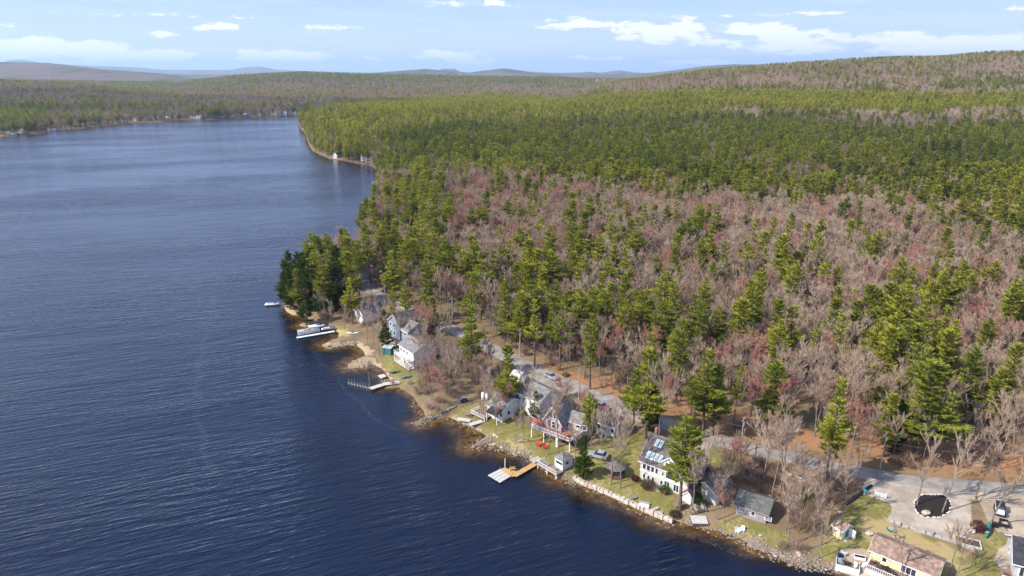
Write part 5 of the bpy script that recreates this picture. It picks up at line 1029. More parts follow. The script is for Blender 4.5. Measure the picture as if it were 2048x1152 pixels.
# cottages across the water
for i, (px, py, w, hh, m, ro, lab) in enumerate([(20, 269, 10, 3, CREAM, R_GREY, 'tan cottage farthest left on the far lake shore'), (40, 266, 8, 3, WHITEP, R_GREY, 'tiny white cottage second from the left on the far shore'), (100, 261, 9, 3, WHITEP, R_RED, 'tiny white boathouse alone on the left far shore'),
    (192, 246, 12, 6, WHITEP, R_GREY, 'white two storey house on the far left shore'), (240, 242, 11, 5, CREAM, R_BROWN, 'beige house right of the white two storey far house'), (268, 242, 9, 4, WHITEP, R_GREY, 'tiny white cottage right of the beige far house'),
    (304, 240, 12, 5, BLUEG, R_GREY, 'blue grey house in the middle of the far shore row'), (318, 238, 9, 4, CREAM, R_BROWN, 'small cream cottage beside the far blue grey house'), (334, 236, 16, 6, CREAM, R_PALE, 'large pale cream house in the far shore row'), (348, 235, 9, 5, YELLOW, R_GREY, 'pale yellow cottage next to the large cream far house'),
    (385, 237, 12, 4, WHITEP, R_GREY, 'white cottage group leader beside the far white dock'), (396, 238, 9, 4, WHITEP, R_PALE, 'white cottage with pale roof in the far row'), (420, 236, 12, 4, GREYS, R_BROWN, 'grey cottage with brown roof in the far shore row'), (440, 235.5, 12, 4, CREAM, R_GREY, 'cream cottage between the far grey one and the tall white one'),
    (472, 233, 13, 8, WHITEP, R_GREY, 'tall white house standing high in the far shore row'), (490, 234, 8, 4, TEAL, R_PALE, 'small teal cottage right of the tall white far house'), (520, 232, 9, 4, GREYS, R_GREY, 'small grey cottage near the narrows'), (553, 231, 20, 7, TAUPE, R_GREY, 'large brown house by the narrows at the lake end'),
    (569, 231, 11, 6, WHITEP, R_PALE, 'white house right of the large brown house by the narrows'), (587, 230, 14, 5, CREAM, R_PALE, 'pale house closest to the narrows point')]):
    g = G(px, py); a = Vector((g.x-w/2, g.y, g.z)); b = Vector((g.x+w/2, g.y-w*.15, g.z)); house('far_cottage', lab, None, None, 8, hh, 2.5, 'x' if i % 2 else 'y', m, ro, A=a, B=b, base=g.z, wins=[('front', w*.15, 1, w*.2, 1.5), ('front', w*.6, 1, w*.2, 1.5)], group='cottages along the far lake shore')
for px, py, w, hh, lab in ((670, 317, 5, 3.4, 'small white gabled house on the far wooded shore'), (728, 322, 7, 7, 'white gabled house left of its twin at the cove'), (739, 325, 9, 6, 'pale pink white house right of its twin at the cove'), (838, 350, 7, 5, 'white and orange house glimpsed between pines above the cove')):
    g = G(px, py); house('cove_house', lab, None, None, 8, hh, 3, 'y', WHITE, R_GREY, A=Vector((g.x-w/2, g.y+2, g.z)), B=Vector((g.x+w/2, g.y, g.z)), base=g.z, wins=[('front', 1, 1, 1.3, 1.6), ('front', 4, 1, 1.3, 1.6)], group='houses along the wooded cove')

# ---------------------------------------------------------------- docks and boats
def plank_run(m, a, b, w, z, t=.12, n=None):
    a = Vector((a[0], a[1])); b = Vector((b[0], b[1])); d = (b-a).normalized(); s = Vector((-d.y, d.x))*w/2; L = (b-a).length; n = n or max(1, int(L/2.4))
    for i in range(n):
        p = a+d*(L*i/n+.02); q = a+d*(L*(i+1)/n-.02); c = [p-s, q-s, q+s, p+s]; m.add([(v.x, v.y, z) for v in c]+[(v.x, v.y, z+t) for v in c], [(0, 3, 2, 1), (4, 5, 6, 7), (0, 1, 5, 4), (1, 2, 6, 5), (2, 3, 7, 6), (3, 0, 4, 7)])
def posts(m, pts, z0=-1.2, z1=1.1, r=.05):
    for x, y in pts: m.tube((x, y, z0), (x, y, z1), r, n=6)
def quadslab(m, px, z, t):
    c = [P0(a, b, z+t) for a, b in px]; m.add([(x, y, z) for x, y in c]+[(x, y, z+t) for x, y in c], [(3, 2, 1, 0), (4, 5, 6, 7), (0, 1, 5, 4), (1, 2, 6, 5), (2, 3, 7, 6), (3, 0, 4, 7)])
e = empty('yellow_dock', (0, 0, 0), 0, 'long yellow planked dock with end platform reaching out from the rocky shore', 'dock')
m = MB(); plank_run(m, P0(1074, 925, .6), P0(1028, 951, .6), 1.5, .48); m.build('walkway', YWOOD, e)
m = MB(); quadslab(m, [(1000, 938), (1021, 952), (1033, 942.5), (1009, 935)], .46, .14); quadslab(m, [(1021, 952), (1026, 953), (1039, 946), (1033, 942.5)], .46, .138); m.build('platform', YWOOD, e)
m = MB(); posts(m, [P0(*q, .5) for q in ((1000, 938), (1021, 953), (1040, 947), (1052, 940), (1062, 934), (1034, 943), (1047, 935), (1060, 927))]); m.build('post', METAL, e)
m = MB(); plank_run(m, P0(1064, 922.5, .9), P0(1080, 913, 1.2), 1.9, .75, .2); m.build('landing', WOOD, e)
m = MB()
for i in range(4):
    f = i/4; g_ = (i+1)/4-.03; A0, A1, B0, B1 = Vector((1000, 938)), Vector((1021, 953)), Vector((976, 950)), Vector((1001, 965)); l = lambda t: (tuple(A0.lerp(A1, t)), tuple(B0.lerp(B1, t)))
    quadslab(m, [l(f)[1], l(g_)[1], l(g_)[0], l(f)[0]], .30-.04*(i % 2), .2)
o = m.build('float_platform', PALEW); tag(o, 'wide pale floating platform of four sections at the end of the yellow dock', 'floating dock')
x, y = P0(1020, 939, .6); e = empty('flagpole', (x, y, .5), 0, 'bare flagpole standing on the yellow dock platform', 'pole'); MB().tube((0, 0, 0), (0, 0, 4.6), .05, .03).build('pole', DWOOD, e); MB().tube((0, 0, 4.6), (0, 0, 4.8), .08, .05).build('finial', METAL, e)
x, y = P0(1010, 932, .6); e = empty('dock_post_light', (x, y, .4), 0, 'short white dock post with lamp behind the yellow platform', 'post'); MB().tube((0, 0, -1.2), (0, 0, 1.9), .1).build('post', TRIM, e); MB().box(-.2, -.2, 1.9, .2, .2, 2.2).build('cap', METAL, e)
x, y = P0(1025, 940.5, .6)
def kayak(name, label, x, y, z, rz, L, w, m, group=None, cat='kayak', ht=.35):
    e = empty(name, (x, y, z), rz, label, cat, group); k = MB(); n = 9; rows = []
    for i in range(n+1):
        u = i/n*2-1; s = max(.04, (1-abs(u)**2.3)); zz = .16*abs(u)**3; rows.append([(u*L/2, -w/2*s, ht*.7+zz), (u*L/2, -w/2*s*.65, .06+zz), (u*L/2, 0, zz), (u*L/2, w/2*s*.65, .06+zz), (u*L/2, w/2*s, ht*.7+zz), (u*L/2, 0, ht+zz)])
    vs = [v for r in rows for v in r]; fs = []
    for i in range(n):
        for j in range(6): a = i*6+j; b = i*6+(j+1) % 6; fs.append((a, b, b+6, a+6))
    fs += [tuple(range(6)), tuple(range(n*6, n*6+6))]; k.add(vs, fs); k.build('hull', m, e, True); MB().box(-.5, -w*.22, ht-.03, .35, w*.22, ht+.04).build('cockpit', BLACK, e); return e
e = empty('dock_bench', (x, y, .62), .2, 'yellow backed bench on the yellow dock beside the flagpole', 'bench'); MB().box(-.7, -.2, .38, .7, .2, .44).build('seat', YWOOD, e); MB().box(-.7, .2, .38, .7, .26, .85).build('backrest', YWOOD, e)
for sx in (-.6, .6): MB().box(sx-.05, -.18, 0, sx+.05, .18, .38).build('leg', YWOOD, e)
# pontoon boat dock
e = empty('white_dock', (0, 0, 0), 0, 'long narrow white dock beside the pontoon boat', 'dock'); m = MB(); plank_run(m, P0(593, 675, .6), P0(669, 662, .6), 1.3, .45); m.build('walkway', WHITEP, e); m = MB(); posts(m, [P0(q, 675-(q-593)*.171+d, .5) for q in (594, 615, 640, 665) for d in (-1.6, 1.6)]); m.build('post', METAL, e)
a = P0(597, 670, .3); b = P0(640, 663.5, .3); rz = math.atan2(b[1]-a[1], b[0]-a[0]); L = math.hypot(b[0]-a[0], b[1]-a[1]); e = empty('pontoon_boat', (a[0], a[1], .1), rz, 'white pontoon boat with railings moored along the narrow white dock', 'boat')
for yy in (.35, 2.2): MB().tube((0, yy, .1), (L, yy, .1), .3, n=10).build('pontoon', METAL, e, True)
MB().box(0, 0, .4, L, 2.6, .5).build('deck_floor', PALEW, e); m = MB(); rail(m, (0, 0), (L, 0), .5, .8, .5); rail(m, (0, 2.6), (L, 2.6), .5, .8, .5); rail(m, (0, 0), (0, 2.6), .5, .8); rail(m, (L, 0), (L, 2.6), .5, .8); m.box(0.03, .02, .6, L-.03, .04, 1.15); m.box(0.03, 2.56, .6, L-.03, 2.58, 1.15); m.build('railing', WHITEP, e)
for bx0, bx1 in ((.3, 2.2), (L-2.4, L-.4)): MB().box(bx0, .15, .5, bx1, .75, .95).build('bench', CREAM, e); MB().box(bx0, 1.85, .5, bx1, 2.45, .95).build('bench', CREAM, e)
MB().box(L*.45, 1.5, .5, L*.45+.6, 2.3, 1.4).build('console', GREYS, e); MB().box(L*.5, .1, 2.3, L*.5+3.0, 2.5, 2.38).build('canopy', WHITEP, e); MB().tube((L*.5+.2, .2, .5), (L*.5+.2, .2, 2.3), .03).tube((L*.5+2.8, .2, .5), (L*.5+2.8, .2, 2.3), .03).tube((L*.5+.2, 2.4, .5), (L*.5+.2, 2.4, 2.3), .03).tube((L*.5+2.8, 2.4, .5), (L*.5+2.8, 2.4, 2.3), .03).build('canopy_frame', METAL, e)
def motorboat(name, label, px, py, rz, L, w, m1, z=.05, cover_m=None, group=None):
    x, y = P0(px, py, .3); e = empty(name, (x, y, z), rz, label, 'boat', group); k = MB(); n = 8; rows = []
    for i in range(n+1):
        u = i/n; s = 1 if u < .55 else max(.03, 1-((u-.55)/.45)**2); rows.append([(u*L-L/2, -w/2*s, .75+.15*u), (u*L-L/2, -w/2*s*.8, .15), (u*L-L/2, 0, -.1+.3*u*u), (u*L-L/2, w/2*s*.8, .15), (u*L-L/2, w/2*s, .75+.15*u)])
    vs = [v for r in rows for v in r]; fs = []
    for i in range(n):
        for j in range(4): a = i*5+j; fs.append((a, a+1, a+6, a+5))
        a = i*5; fs.append((a+4, a, a+5, a+9))
    fs += [tuple(range(5)), tuple(range(n*5, n*5+5))]; k.add(vs, fs); k.build('hull', m1, e, True); MB().box(-L*.32, -w*.33, .80, L*.12, w*.33, .86).build('cockpit', cover_m or CREAM, e); MB().prism([(L*.12, .84), (L*.22, .84), (L*.10, 1.25)], 'y', -w*.34, w*.34).build('windshield', GLASS, e); MB().box(-L/2-.35, -.22, .2, -L/2+.02, .22, 1.15).build('outboard_motor', BLACK, e); return e
motorboat('motorboat', 'small blue and white boat moored behind the pontoon boat by the rocks', 638, 652.5, .1, 4.6, 1.8, WHITEP, cover_m=BLUEP)
motorboat('motorboat', 'grey covered boat pulled up at the inner end of the white dock', 657, 660, .35, 5.0, 1.9, METAL, .5, GREYS)
motorboat('motorboat', 'white boat floating alone off the tip of the wooded point', 546, 609, .12, 6.0, 2.2, WHITEP, .05, METAL)
# broken dock frames, sloping dock, raft
e = empty('old_dock_frame', (0, 0, 0), 0, 'row of bare wooden dock frames standing in the water with no planks', 'dock frame'); m = MB()
for i in range(8):
    f = i/7; q = (697+(738-697)*f, 766+(776-766)*f); x, y = P0(q[0], q[1], .6); t = .35
    c, s = math.cos(t), math.sin(t); a = (x-s*1.0, y+c*1.0); b = (x+s*1.0, y-c*1.0)
    m.tube((a[0]-.25, a[1], -1.2), (a[0]+.2, a[1], 1.6), .05).tube((b[0]-.25, b[1], -1.2), (b[0]+.2, b[1], 1.5), .05).tube((a[0], a[1], .7), (b[0], b[1], .7), .05)
m.build('trestle', WOOD, e); x0, y0 = P0(697, 767, .7); x1, y1 = P0(738, 777, .7); MB().tube((x0, y0, .72), (x1, y1, .72), .05).build('stringer', WOOD, e)
e = empty('shore_dock', (0, 0, 0), 0, 'pale planked dock on wooden cribs joining the bare dock frames to shore', 'dock'); m = MB(); plank_run(m, P0(741, 777, .7), P0(765, 768, .9), 1.8, .6, .15); plank_run(m, P0(765, 768, .9), P0(799, 763, 1.0), 2.0, .75, .15); m.build('walkway', PALEW, e)
m = MB()
for q in (766, 775, 784, 793): x, y = P0(q, 771-(q-766)*.15, .3); m.box(x-.5, y-.6, -1, x+.5, y+.6, .74)
m.build('crib', DWOOD, e); m = MB(); A0 = P0(764, 765.5, .9); B0 = P0(797, 760.5, 1.0); rail(m, A0, B0, .9, .8, .8, .05); m.build('railing', CREAM, e)
x, y = P0(741, 772, .7); e = empty('mast', (x, y, -.5), 0, 'tall thin mooring pole beside the pale crib dock', 'pole'); MB().tube((-.5, .5, 0), (0, 0, .6), .04).tube((0, 0, -.5), (-.6, .6, 5.6), .07, .04).build('pole', WOOD, e); MB().tube((-.6, .6, 5.6), (-.62, .62, 5.8), .07).build('cap', METAL, e)
m = MB(); quadslab(m, [(756, 750.5), (763, 756), (773, 752.5), (768, 747.5)], .15, .3); o = m.build('swim_raft', PALEW); tag(o, 'square white swim raft floating in the amber cove', 'raft')
# boats and dock sections stored on shore
for q, r, lab in (((928, 843.5), -.32, 'pale grey dock section lying left of its twin at the cove edge'), ((952, 850), .55, 'pale grey dock section lying right of its twin at the cove edge')):
    g = G(*q); e = empty('dock_section', (g.x, g.y, g.z), r, lab, 'dock section', 'dock sections stored at the cove edge'); MB().box(-1.9, -.75, .55, 1.9, .75, .7).build('planks', PALEW, e)
    for sx in (-1.6, 1.6):
        for sy in (-.6, .6): MB().tube((sx, sy, -.2), (sx, sy, .56), .06).build('leg', METAL, e)
for q, r, L, mm, lab in (((790, 746), .3, 3.4, NAVY, 'dark blue kayak lying left of the other kayak on the grass'), ((813, 756), .45, 3.6, BLUEP, 'bright blue kayak lying on the grass below the balcony house'), ((818, 727), -.5, 2.6, TEAL, 'teal kayak at the foot of the balcony house'), ((828, 735), .6, 3.2, SANDM, 'pink canoe lying beside the teal kayak'), ((706, 667), .1, 4.5, WHITEP, 'white rowing boat drawn up on the sandy point'), ((868, 835), .35, 3, METAL, 'silver rowing boat on the stone jetty of the thicket shore'), ((633, 601), .0, 3, GREENP, 'green canoe lying on the wooded point')):
    g = G(*q); kayak('kayak' if L < 4 else 'rowing_boat', lab, g.x, g.y, g.z+.05, r, L, .9 if L < 4 else 1.5, mm, cat='kayak' if 'kayak' in lab else 'boat')

# ---------------------------------------------------------------- vehicles
def car(name, label, px, py, rz, L, w, ht, paint, top=None, cat='car', z=0, wheel=.34):
    g = G(px, py); e = empty(name, (g.x, g.y, g.z+.12+z), rz, label, cat); x = L/2
    b = MB(); b.prism([(-x, .35), (-x, .85), (-x+.15, .95), (-x*.62+.0, 1.0), (x*.38, .98), (x-.15, .82), (x, .65), (x, .35), (x-.3, .28), (-x+.3, .28)], 'y', -w/2, w/2); b.build('body', paint, e, False, .06)
    c = MB(); c.prism([(-x*.80, .97), (-x*.62, ht-.03), (x*.02, ht), (x*.40, .96)], 'y', -w*.42, w*.42); c.build('windows', GLASS, e, False, .05)
    MB().prism([(-x*.64, ht-.04), (-x*.6, ht+.03), (x*.0, ht+.04), (x*.06, ht-.02)], 'y', -w*.41, w*.41).build('roof', top or paint, e, False, .03)
    for sx in (-x*.62, x*.62):
        for sy in (-w/2+.02, w/2-.02): k = MB().tube((sx, sy-.11, wheel), (sx, sy+.11, wheel), wheel, n=16).build('wheel', RUBBER, e); MB().tube((sx, sy-.12, wheel), (sx, sy+.12, wheel), wheel*.55, n=12).build('rim', METAL, k)
    for sy in (-w*.36, w*.36): MB().box(x-.08, sy-.16, .6, x+.02, sy+.16, .76).build('headlight', SKYL, e); MB().box(-x-.02, sy-.14, .65, -x+.06, sy+.14, .85).build('taillight', REDP, e)
    return e
rdir = lambda q: math.atan2(*(lambda a, b: (b.y-a.y, b.x-a.x))(G(q[0]-10, q[1]-4.5), G(q[0]+10, q[1]+4.5)))
car('parked_car', 'silver car parked on the wood side of the lake road', 1103, 757, rdir((1103, 757)), 4.6, 1.85, 1.5, SILVER)
car('parked_car', 'plum and silver car parked behind the green pine by the lake road', 1205, 817, rdir((1205, 815)), 4.5, 1.85, 1.55, PLUM, SILVER)
g = G(1998, 1026); g2 = G(2000, 1060); fw = math.atan2(g2.y-g.y, g2.x-g.x)
J = empty('jeep', (g.x, g.y, g.z+.1), fw, 'white open jeep with black soft top parked on the sandy lot', 'jeep')
MB().box(-1.7, -.8, .55, .55, .8, 1.15).box(.55, -.72, .55, 1.75, .72, 1.15).build('body', WHITEP, J, False, .05)
MB().prism([(-1.7, 1.16), (-1.6, 1.85), (.35, 1.85), (.6, 1.16)], 'y', -.76, .76).build('soft_top', BLACK, J, False, .03); MB().box(.62, -.7, 1.16, .68, .7, 1.7).build('windshield', GLASS, J)
for sx in (-1.1, 1.2):
    for sy in (-.85, .85): k = MB().tube((sx, sy-.14, .42), (sx, sy+.14, .42), .42, n=16).build('wheel', RUBBER, J); MB().tube((sx, sy-.15, .42), (sx, sy+.15, .42), .22, n=12).build('rim', METAL, k); MB().box(sx-.5, sy-.17, .86, sx+.5, sy+.17, .93).build('fender', BLACK, J)
MB().box(1.75, -.8, .45, 1.9, .8, .62).build('bumper', BLACK, J); MB().tube((-1.72, 0, 1.0), (-1.95, 0, 1.0), .4, n=14).build('spare_wheel', RUBBER, J)
for sy in (-.5, .5): MB().tube((1.74, sy, .95), (1.80, sy, .95), .12, n=10).build('headlight', SKYL, J)
g = G(2007, 1052); E = empty('utility_trailer', (g.x, g.y, g.z+.1), fw+.1, 'black open utility trailer parked in front of the white jeep', 'trailer'); m = MB(); m.box(-1.0, -.75, .45, 1.0, -.68, .95).box(-1.0, .68, .45, 1.0, .75, .95).box(-1.0, -.68, .45, -.93, .68, .95).box(.93, -.68, .45, 1.0, .68, .95).build('side_rail', BLACK, E); MB().box(-.93, -.68, .4, .93, .68, .46).build('bed', WOOD, E)
for sy in (-.85, .85): MB().tube((0, sy-.09, .32), (0, sy+.09, .32), .32, n=14).build('wheel', RUBBER, E)
MB().box(1.0, -.05, .42, 2.0, .05, .5).build('drawbar', BLACK, E)
for q, lab in (((1986, 1054), 'black bin standing left of the utility trailer'), ((1991.5, 1055), 'black bin touching the left side of the utility trailer')):
    g = G(*q); e = empty('wheeled_bin', g, .3, lab, 'bin', 'black bins by the trailer'); MB().add([(-.25, -.3, .1), (.25, -.3, .1), (.25, .3, .1), (-.25, .3, .1), (-.32, -.38, .95), (.32, -.38, .95), (.32, .38, .95), (-.32, .38, .95)], [(0, 3, 2, 1), (4, 5, 6, 7), (0, 1, 5, 4), (1, 2, 6, 5), (2, 3, 7, 6), (3, 0, 4, 7)]).build('bin_body', BLACK, e); MB().box(-.34, -.4, .96, .34, .4, 1.04).build('lid', BLACK, e)
    for sx in (-.27, .27): MB().tube((sx-.04, .3, .1), (sx+.04, .3, .1), .1, n=10).build('wheel', RUBBER, e)
g = G(928, 804); e = empty('all_terrain_vehicle', (g.x, g.y, g.z+.05), .3, 'dark blue all terrain vehicle parked at the foot of the big bare tree', 'quad bike'); MB().box(-1.1, -.4, .5, 1.0, .4, .85).box(-.5, -.25, .85, .5, .25, 1.05).build('body', NAVY, e, False, .08); MB().tube((.6, -.4, 1.2), (.6, .4, 1.2), .03).tube((.5, 0, .8), (.6, 0, 1.2), .03).build('handlebar', BLACK, e); MB().box(-1.2, -.45, .9, -.55, .45, .95).build('rack', BLUEP, e)
for sx in (-.7, .7):
    for sy in (-.5, .5): MB().tube((sx, sy-.14, .3), (sx, sy+.14, .3), .3, n=12).build('wheel', RUBBER, e)
car('parked_truck', 'pale grey vehicle in the shade between the conical evergreen and the gazebo', 1196, 915, 2.7, 4.8, 1.9, 1.7, SILVER, cat='truck')

# ---------------------------------------------------------------- walls, rocks, garden things
def block_line(name, label, pts, w, ht, m, step=.9, z0=None, jit=.12, cat='wall'):
    L = smooth_line([tuple(p) for p in pts], step); b = MB(); rs = random.Random(len(L))
    for i in range(len(L)-1):
        a = L[i]; c = L[i+1]; d = np.array(c)-a; ln = np.linalg.norm(d); d = d/(ln+1e-9); s = np.array([-d[1], d[0]]); ww = w*rs.uniform(.8, 1.25); hh = ht*rs.uniform(.8, 1.2); z = (tz(*a) if z0 is None else z0)-.5
        q = [a-s*ww/2, a+d*ln*.96-s*ww/2, a+d*ln*.96+s*ww/2, a+s*ww/2]; q = [v+np.array([rs.uniform(-jit, jit), rs.uniform(-jit, jit)]) for v in q]; k = [v*.82+sum(q)/4*.18 for v in q]
        b.add([(v[0], v[1], z) for v in q]+[(v[0], v[1], z+.5+hh*.75) for v in q]+[(v[0], v[1], z+.5+hh) for v in k], [(3, 2, 1, 0), (8, 9, 10, 11)]+[(i_, (i_+1) % 4, 4+(i_+1) % 4, 4+i_) for i_ in range(4)]+[(4+i_, 4+(i_+1) % 4, 8+(i_+1) % 4, 8+i_) for i_ in range(4)])
    o = b.build(name, m); return tag(o, label, cat)
block_line('seawall', 'pale granite block seawall along the mown lawn of the skylight house', [P0(*q, .5) for q in ((1147, 955), (1170, 966), (1195, 976), (1240, 995), (1260, 1004), (1290, 1019), (1318, 1030), (1345, 1041))], 1.0, .75, PROCK, .9, .15)
block_line('retaining_wall', 'low pale stone retaining wall between the gravel driveway and dry lawn', [G(*q)[:2] for q in ((1779, 1043), (1819, 1057), (1867, 1072), (1915, 1088), (1948, 1101))], .7, .55, CONC, 1.1)
block_line('stone_border', 'dark stone line running along the thicket shore left of the jetty', [G(*q)[:2] for q in ((880, 828), (895, 822), (912, 813))], .6, .5, ROCK, .8)
ring = [(1865+37*math.cos(t), 1010+24*math.sin(t)+(3 if math.sin(t) > 0 else 0)) for t in np.linspace(0, 6.283, 40)]
ring = [(max(1829, min(1902, a)), max(990, min(1036, b))) for a, b in ring]
gp = [G(*q) for q in ring]
m = MB(); c = sum(gp, Vector())/len(gp); n = len(gp); m.add([(p.x, p.y, p.z+.10) for p in gp]+[(c.x, c.y, c.z+.30)], [(i, (i+1) % n, n) for i in range(n)]); o = m.build('mulch_bed', MULCH); tag(o, 'dark mulch island bed ringed with white stones in the gravel driveway', 'flower bed')
bl = MB()
def rock_mesh(seed):
    import bmesh
    bm = bmesh.new(); bmesh.ops.create_icosphere(bm, subdivisions=2, radius=1); rs = random.Random(seed); ax = [Vector((rs.gauss(0, 1), rs.gauss(0, 1), rs.gauss(0, 1))).normalized() for _ in range(9)]; cut = [rs.uniform(.55, .85) for _ in ax]
    for v in bm.verts:
        for a, k in zip(ax, cut):
            d = v.co.dot(a)
            if d > k: v.co -= a*(d-k)
        v.co.z *= .7
    me = bpy.data.meshes.new('rock'); bm.to_mesh(me); bm.free(); return me
RM = [rock_mesh(i) for i in range(6)]; RPM = []
for r in RM: r.materials.append(ROCK); TRK = None; c2 = r.copy(); c2.materials.clear(); c2.materials.append(PROCK); RPM.append(c2)
RW = []
for r in RPM[:3]: c2 = r.copy(); c2.materials.clear(); c2.materials.append(mat('white_stone', (.52, .48, .45), .9, .2)); RW.append(c2)
def rocks(pts, n, spread, smin, smax, label, group, meshes, name='shore_rock', cat='rock', zoff=-.1):
    L = smooth_line([tuple(p) for p in pts], .3)
    for i in range(n):
        p = L[int(random.random()*(len(L)-1))]; x = p[0]+random.gauss(0, spread); y = p[1]+random.gauss(0, spread); s = smin+(smax-smin)*random.random()**2
        o = bpy.data.objects.new(name, random.choice(meshes)); o.location = (x, y, max(tz(x, y), -.15)+zoff+s*.2); o.scale = (s*random.uniform(.8, 1.4), s, s*random.uniform(.7, 1.1)); o.rotation_euler = (0, 0, random.uniform(0, 6.28)); link(o); tag(o, label, cat, group)
gw = lambda L: [G(*q)[:2] for q in L]; pw = lambda L: [P0(*q, .2) for q in L]
k = MB()
for i, p in enumerate(gp[:-1]):
    for t in (0, .5) if i % 2 else (0,):
        q = gp[i].lerp(gp[i+1], t); o = bpy.data.objects.new('border_stone', random.choice(RW)); s = random.uniform(.13, .27); o.location = (q.x+random.gauss(0, .05), q.y+random.gauss(0, .05), q.z+.15); o.scale = (s*1.2, s, s); o.rotation_euler[2] = random.uniform(0, 6); link(o); tag(o, 'whitish stone in the ring round the dark mulch island', 'stone', 'white stones ringing the mulch island')
rocks(pw([(655, 696), (675, 694), (700, 688), (712, 688)]), 19, .7, 0.19, 0.59, 'grey boulder on the long low jetty below the white rowing boat', 'boulders of the sandy point jetty', RM)
rocks(pw([(598, 651), (612, 652), (630, 648), (646, 648)]), 11, .6, 0.19, 0.59, 'grey boulder on the short jetty behind the pontoon boat', 'boulders behind the pontoon boat', RM)
rocks(pw([(656, 684), (672, 679), (690, 676)]), 8, .5, 0.19, 0.46, 'grey boulder on the narrow spit beside the white dock', 'boulders on the narrow spit', RM)
rocks(pw([(697, 734), (712, 724), (730, 718), (750, 712)]), 17, .9, 0.22, 0.66, 'grey boulder on the upper edge of the sandy beach jetty', 'boulders of the beach jetty upper edge', RM)
rocks(pw([(699, 736), (722, 734), (745, 729)]), 13, .5, 0.19, 0.53, 'dark boulder on the lower edge of the sandy beach jetty', 'boulders of the beach jetty lower edge', RM)
rocks(pw([(832, 847), (845, 844), (866, 838), (884, 835)]), 17, .8, 0.19, 0.53, 'grey boulder on the low jetty under the shore thicket', 'boulders of the thicket jetty', RM)
rocks(pw([(945, 895), (958, 888), (970, 880), (978, 876)]), 19, .8, 0.19, 0.59, 'grey boulder on the slanting jetty beside the lawn cove', 'boulders of the slanting jetty', RM)
rocks(pw([(975, 886), (990, 893), (1008, 899), (1026, 906), (1046, 908), (1060, 915), (1068, 920)]), 46, .9, 0.19, 0.66, 'pinkish grey boulder on the bank between the slanting jetty and the yellow dock', 'boulders of the bank by the yellow dock', RM+RPM[:2])
rocks(pw([(1082, 926), (1100, 942), (1110, 950), (1125, 957), (1143, 961)]), 15, .7, 0.25, 0.73, 'grey boulder on the bank under the boathouse', 'boulders under the boathouse', RM)
rocks(pw([(1350, 1038), (1382, 1050), (1420, 1056), (1450, 1064), (1480, 1076)]), 26, .6, 0.12, 0.46, 'grey boulder along the bank below the weathered cabin', 'boulders below the weathered cabin', RM)
rocks(pw([(1490, 1082), (1510, 1095), (1542, 1104), (1576, 1117), (1600, 1125), (1640, 1130), (1668, 1138)]), 63, 1.0, 0.15, 0.53, 'rusty brown rock in the stony bank left of the white lake deck', 'rocks of the stony bank', RM+RPM[:1])
rocks(pw([(905, 835), (915, 839), (925, 846)]), 6, .4, 0.12, 0.26, 'small pale stone edging the grass of the lawn cove', 'stones edging the lawn cove', RPM)
rocks(gw([(992, 868), (991, 870), (993, 871), (994, 869)]), 8, .3, .25, .4, 'white stone in the small ring round a lawn tree', 'white stones round the lawn tree', RW, 'border_stone', 'stone')
for q, s, lab in (((1739, 1069), .75, 'pale round boulder on the dry lawn right of the garden shed'), ((1680, 1026), .5, 'white rock at the foot of the bare tree behind the garden shed'), ((1852, 1028), .8, 'mossy boulder on the front edge of the mulch island'), ((1521, 1072), .35, 'small white stone on the grass below the weathered cabin'), ((1484, 958), .7, 'pale stump stone beside the brush pile')):
    g = G(*q); o = bpy.data.objects.new('boulder', RPM[0]); o.location = (g.x, g.y, g.z+s*.3); o.scale = (s*1.2, s, s); link(o); tag(o, lab, 'boulder')
rub = []
for L_, k_ in (([(655, 696), (700, 688), (712, 688)], 70), ([(598, 651), (630, 648), (646, 648)], 50), ([(697, 734), (730, 718), (750, 712)], 70), ([(699, 736), (745, 729)], 60), ([(832, 847), (866, 838), (884, 835)], 80), ([(945, 895), (970, 880), (978, 876)], 90), ([(975, 886), (1008, 899), (1046, 908), (1068, 920)], 200), ([(1082, 926), (1110, 950), (1143, 961)], 80), ([(1350, 1038), (1420, 1056), (1480, 1076)], 140), ([(1490, 1082), (1542, 1104), (1600, 1125), (1668, 1138)], 500), ([(1150, 962), (1240, 1000), (1340, 1045)], 120), ([(900, 836), (965, 862)], 60), ([(830, 800), (848, 825)], 50)):
    Ls = smooth_line([tuple(q) for q in pw(L_)], .3); ii = RNG.integers(0, len(Ls), k_); rub.append(Ls[ii]+RNG.normal(0, 1.0, (k_, 2)))
rub = np.concatenate(rub); pr_ = []
for r in RM[:3]:
    V = np.array([v.co[:] for v in r.vertices]); Fc = np.array([q.vertices[:] for q in r.polygons])
    for mm in (ROCK, TROCK): pr_.append((V, Fc, [mm], np.zeros(len(Fc), int)))
forest('shore_rubble', pr_, rub[:, 0], rub[:, 1], np.maximum(terrain(rub[:, 0], rub[:, 1]), -.1), RNG.uniform(.1, .34, len(rub)), 'small loose stones strewn along the banks and jetties', 'stones')
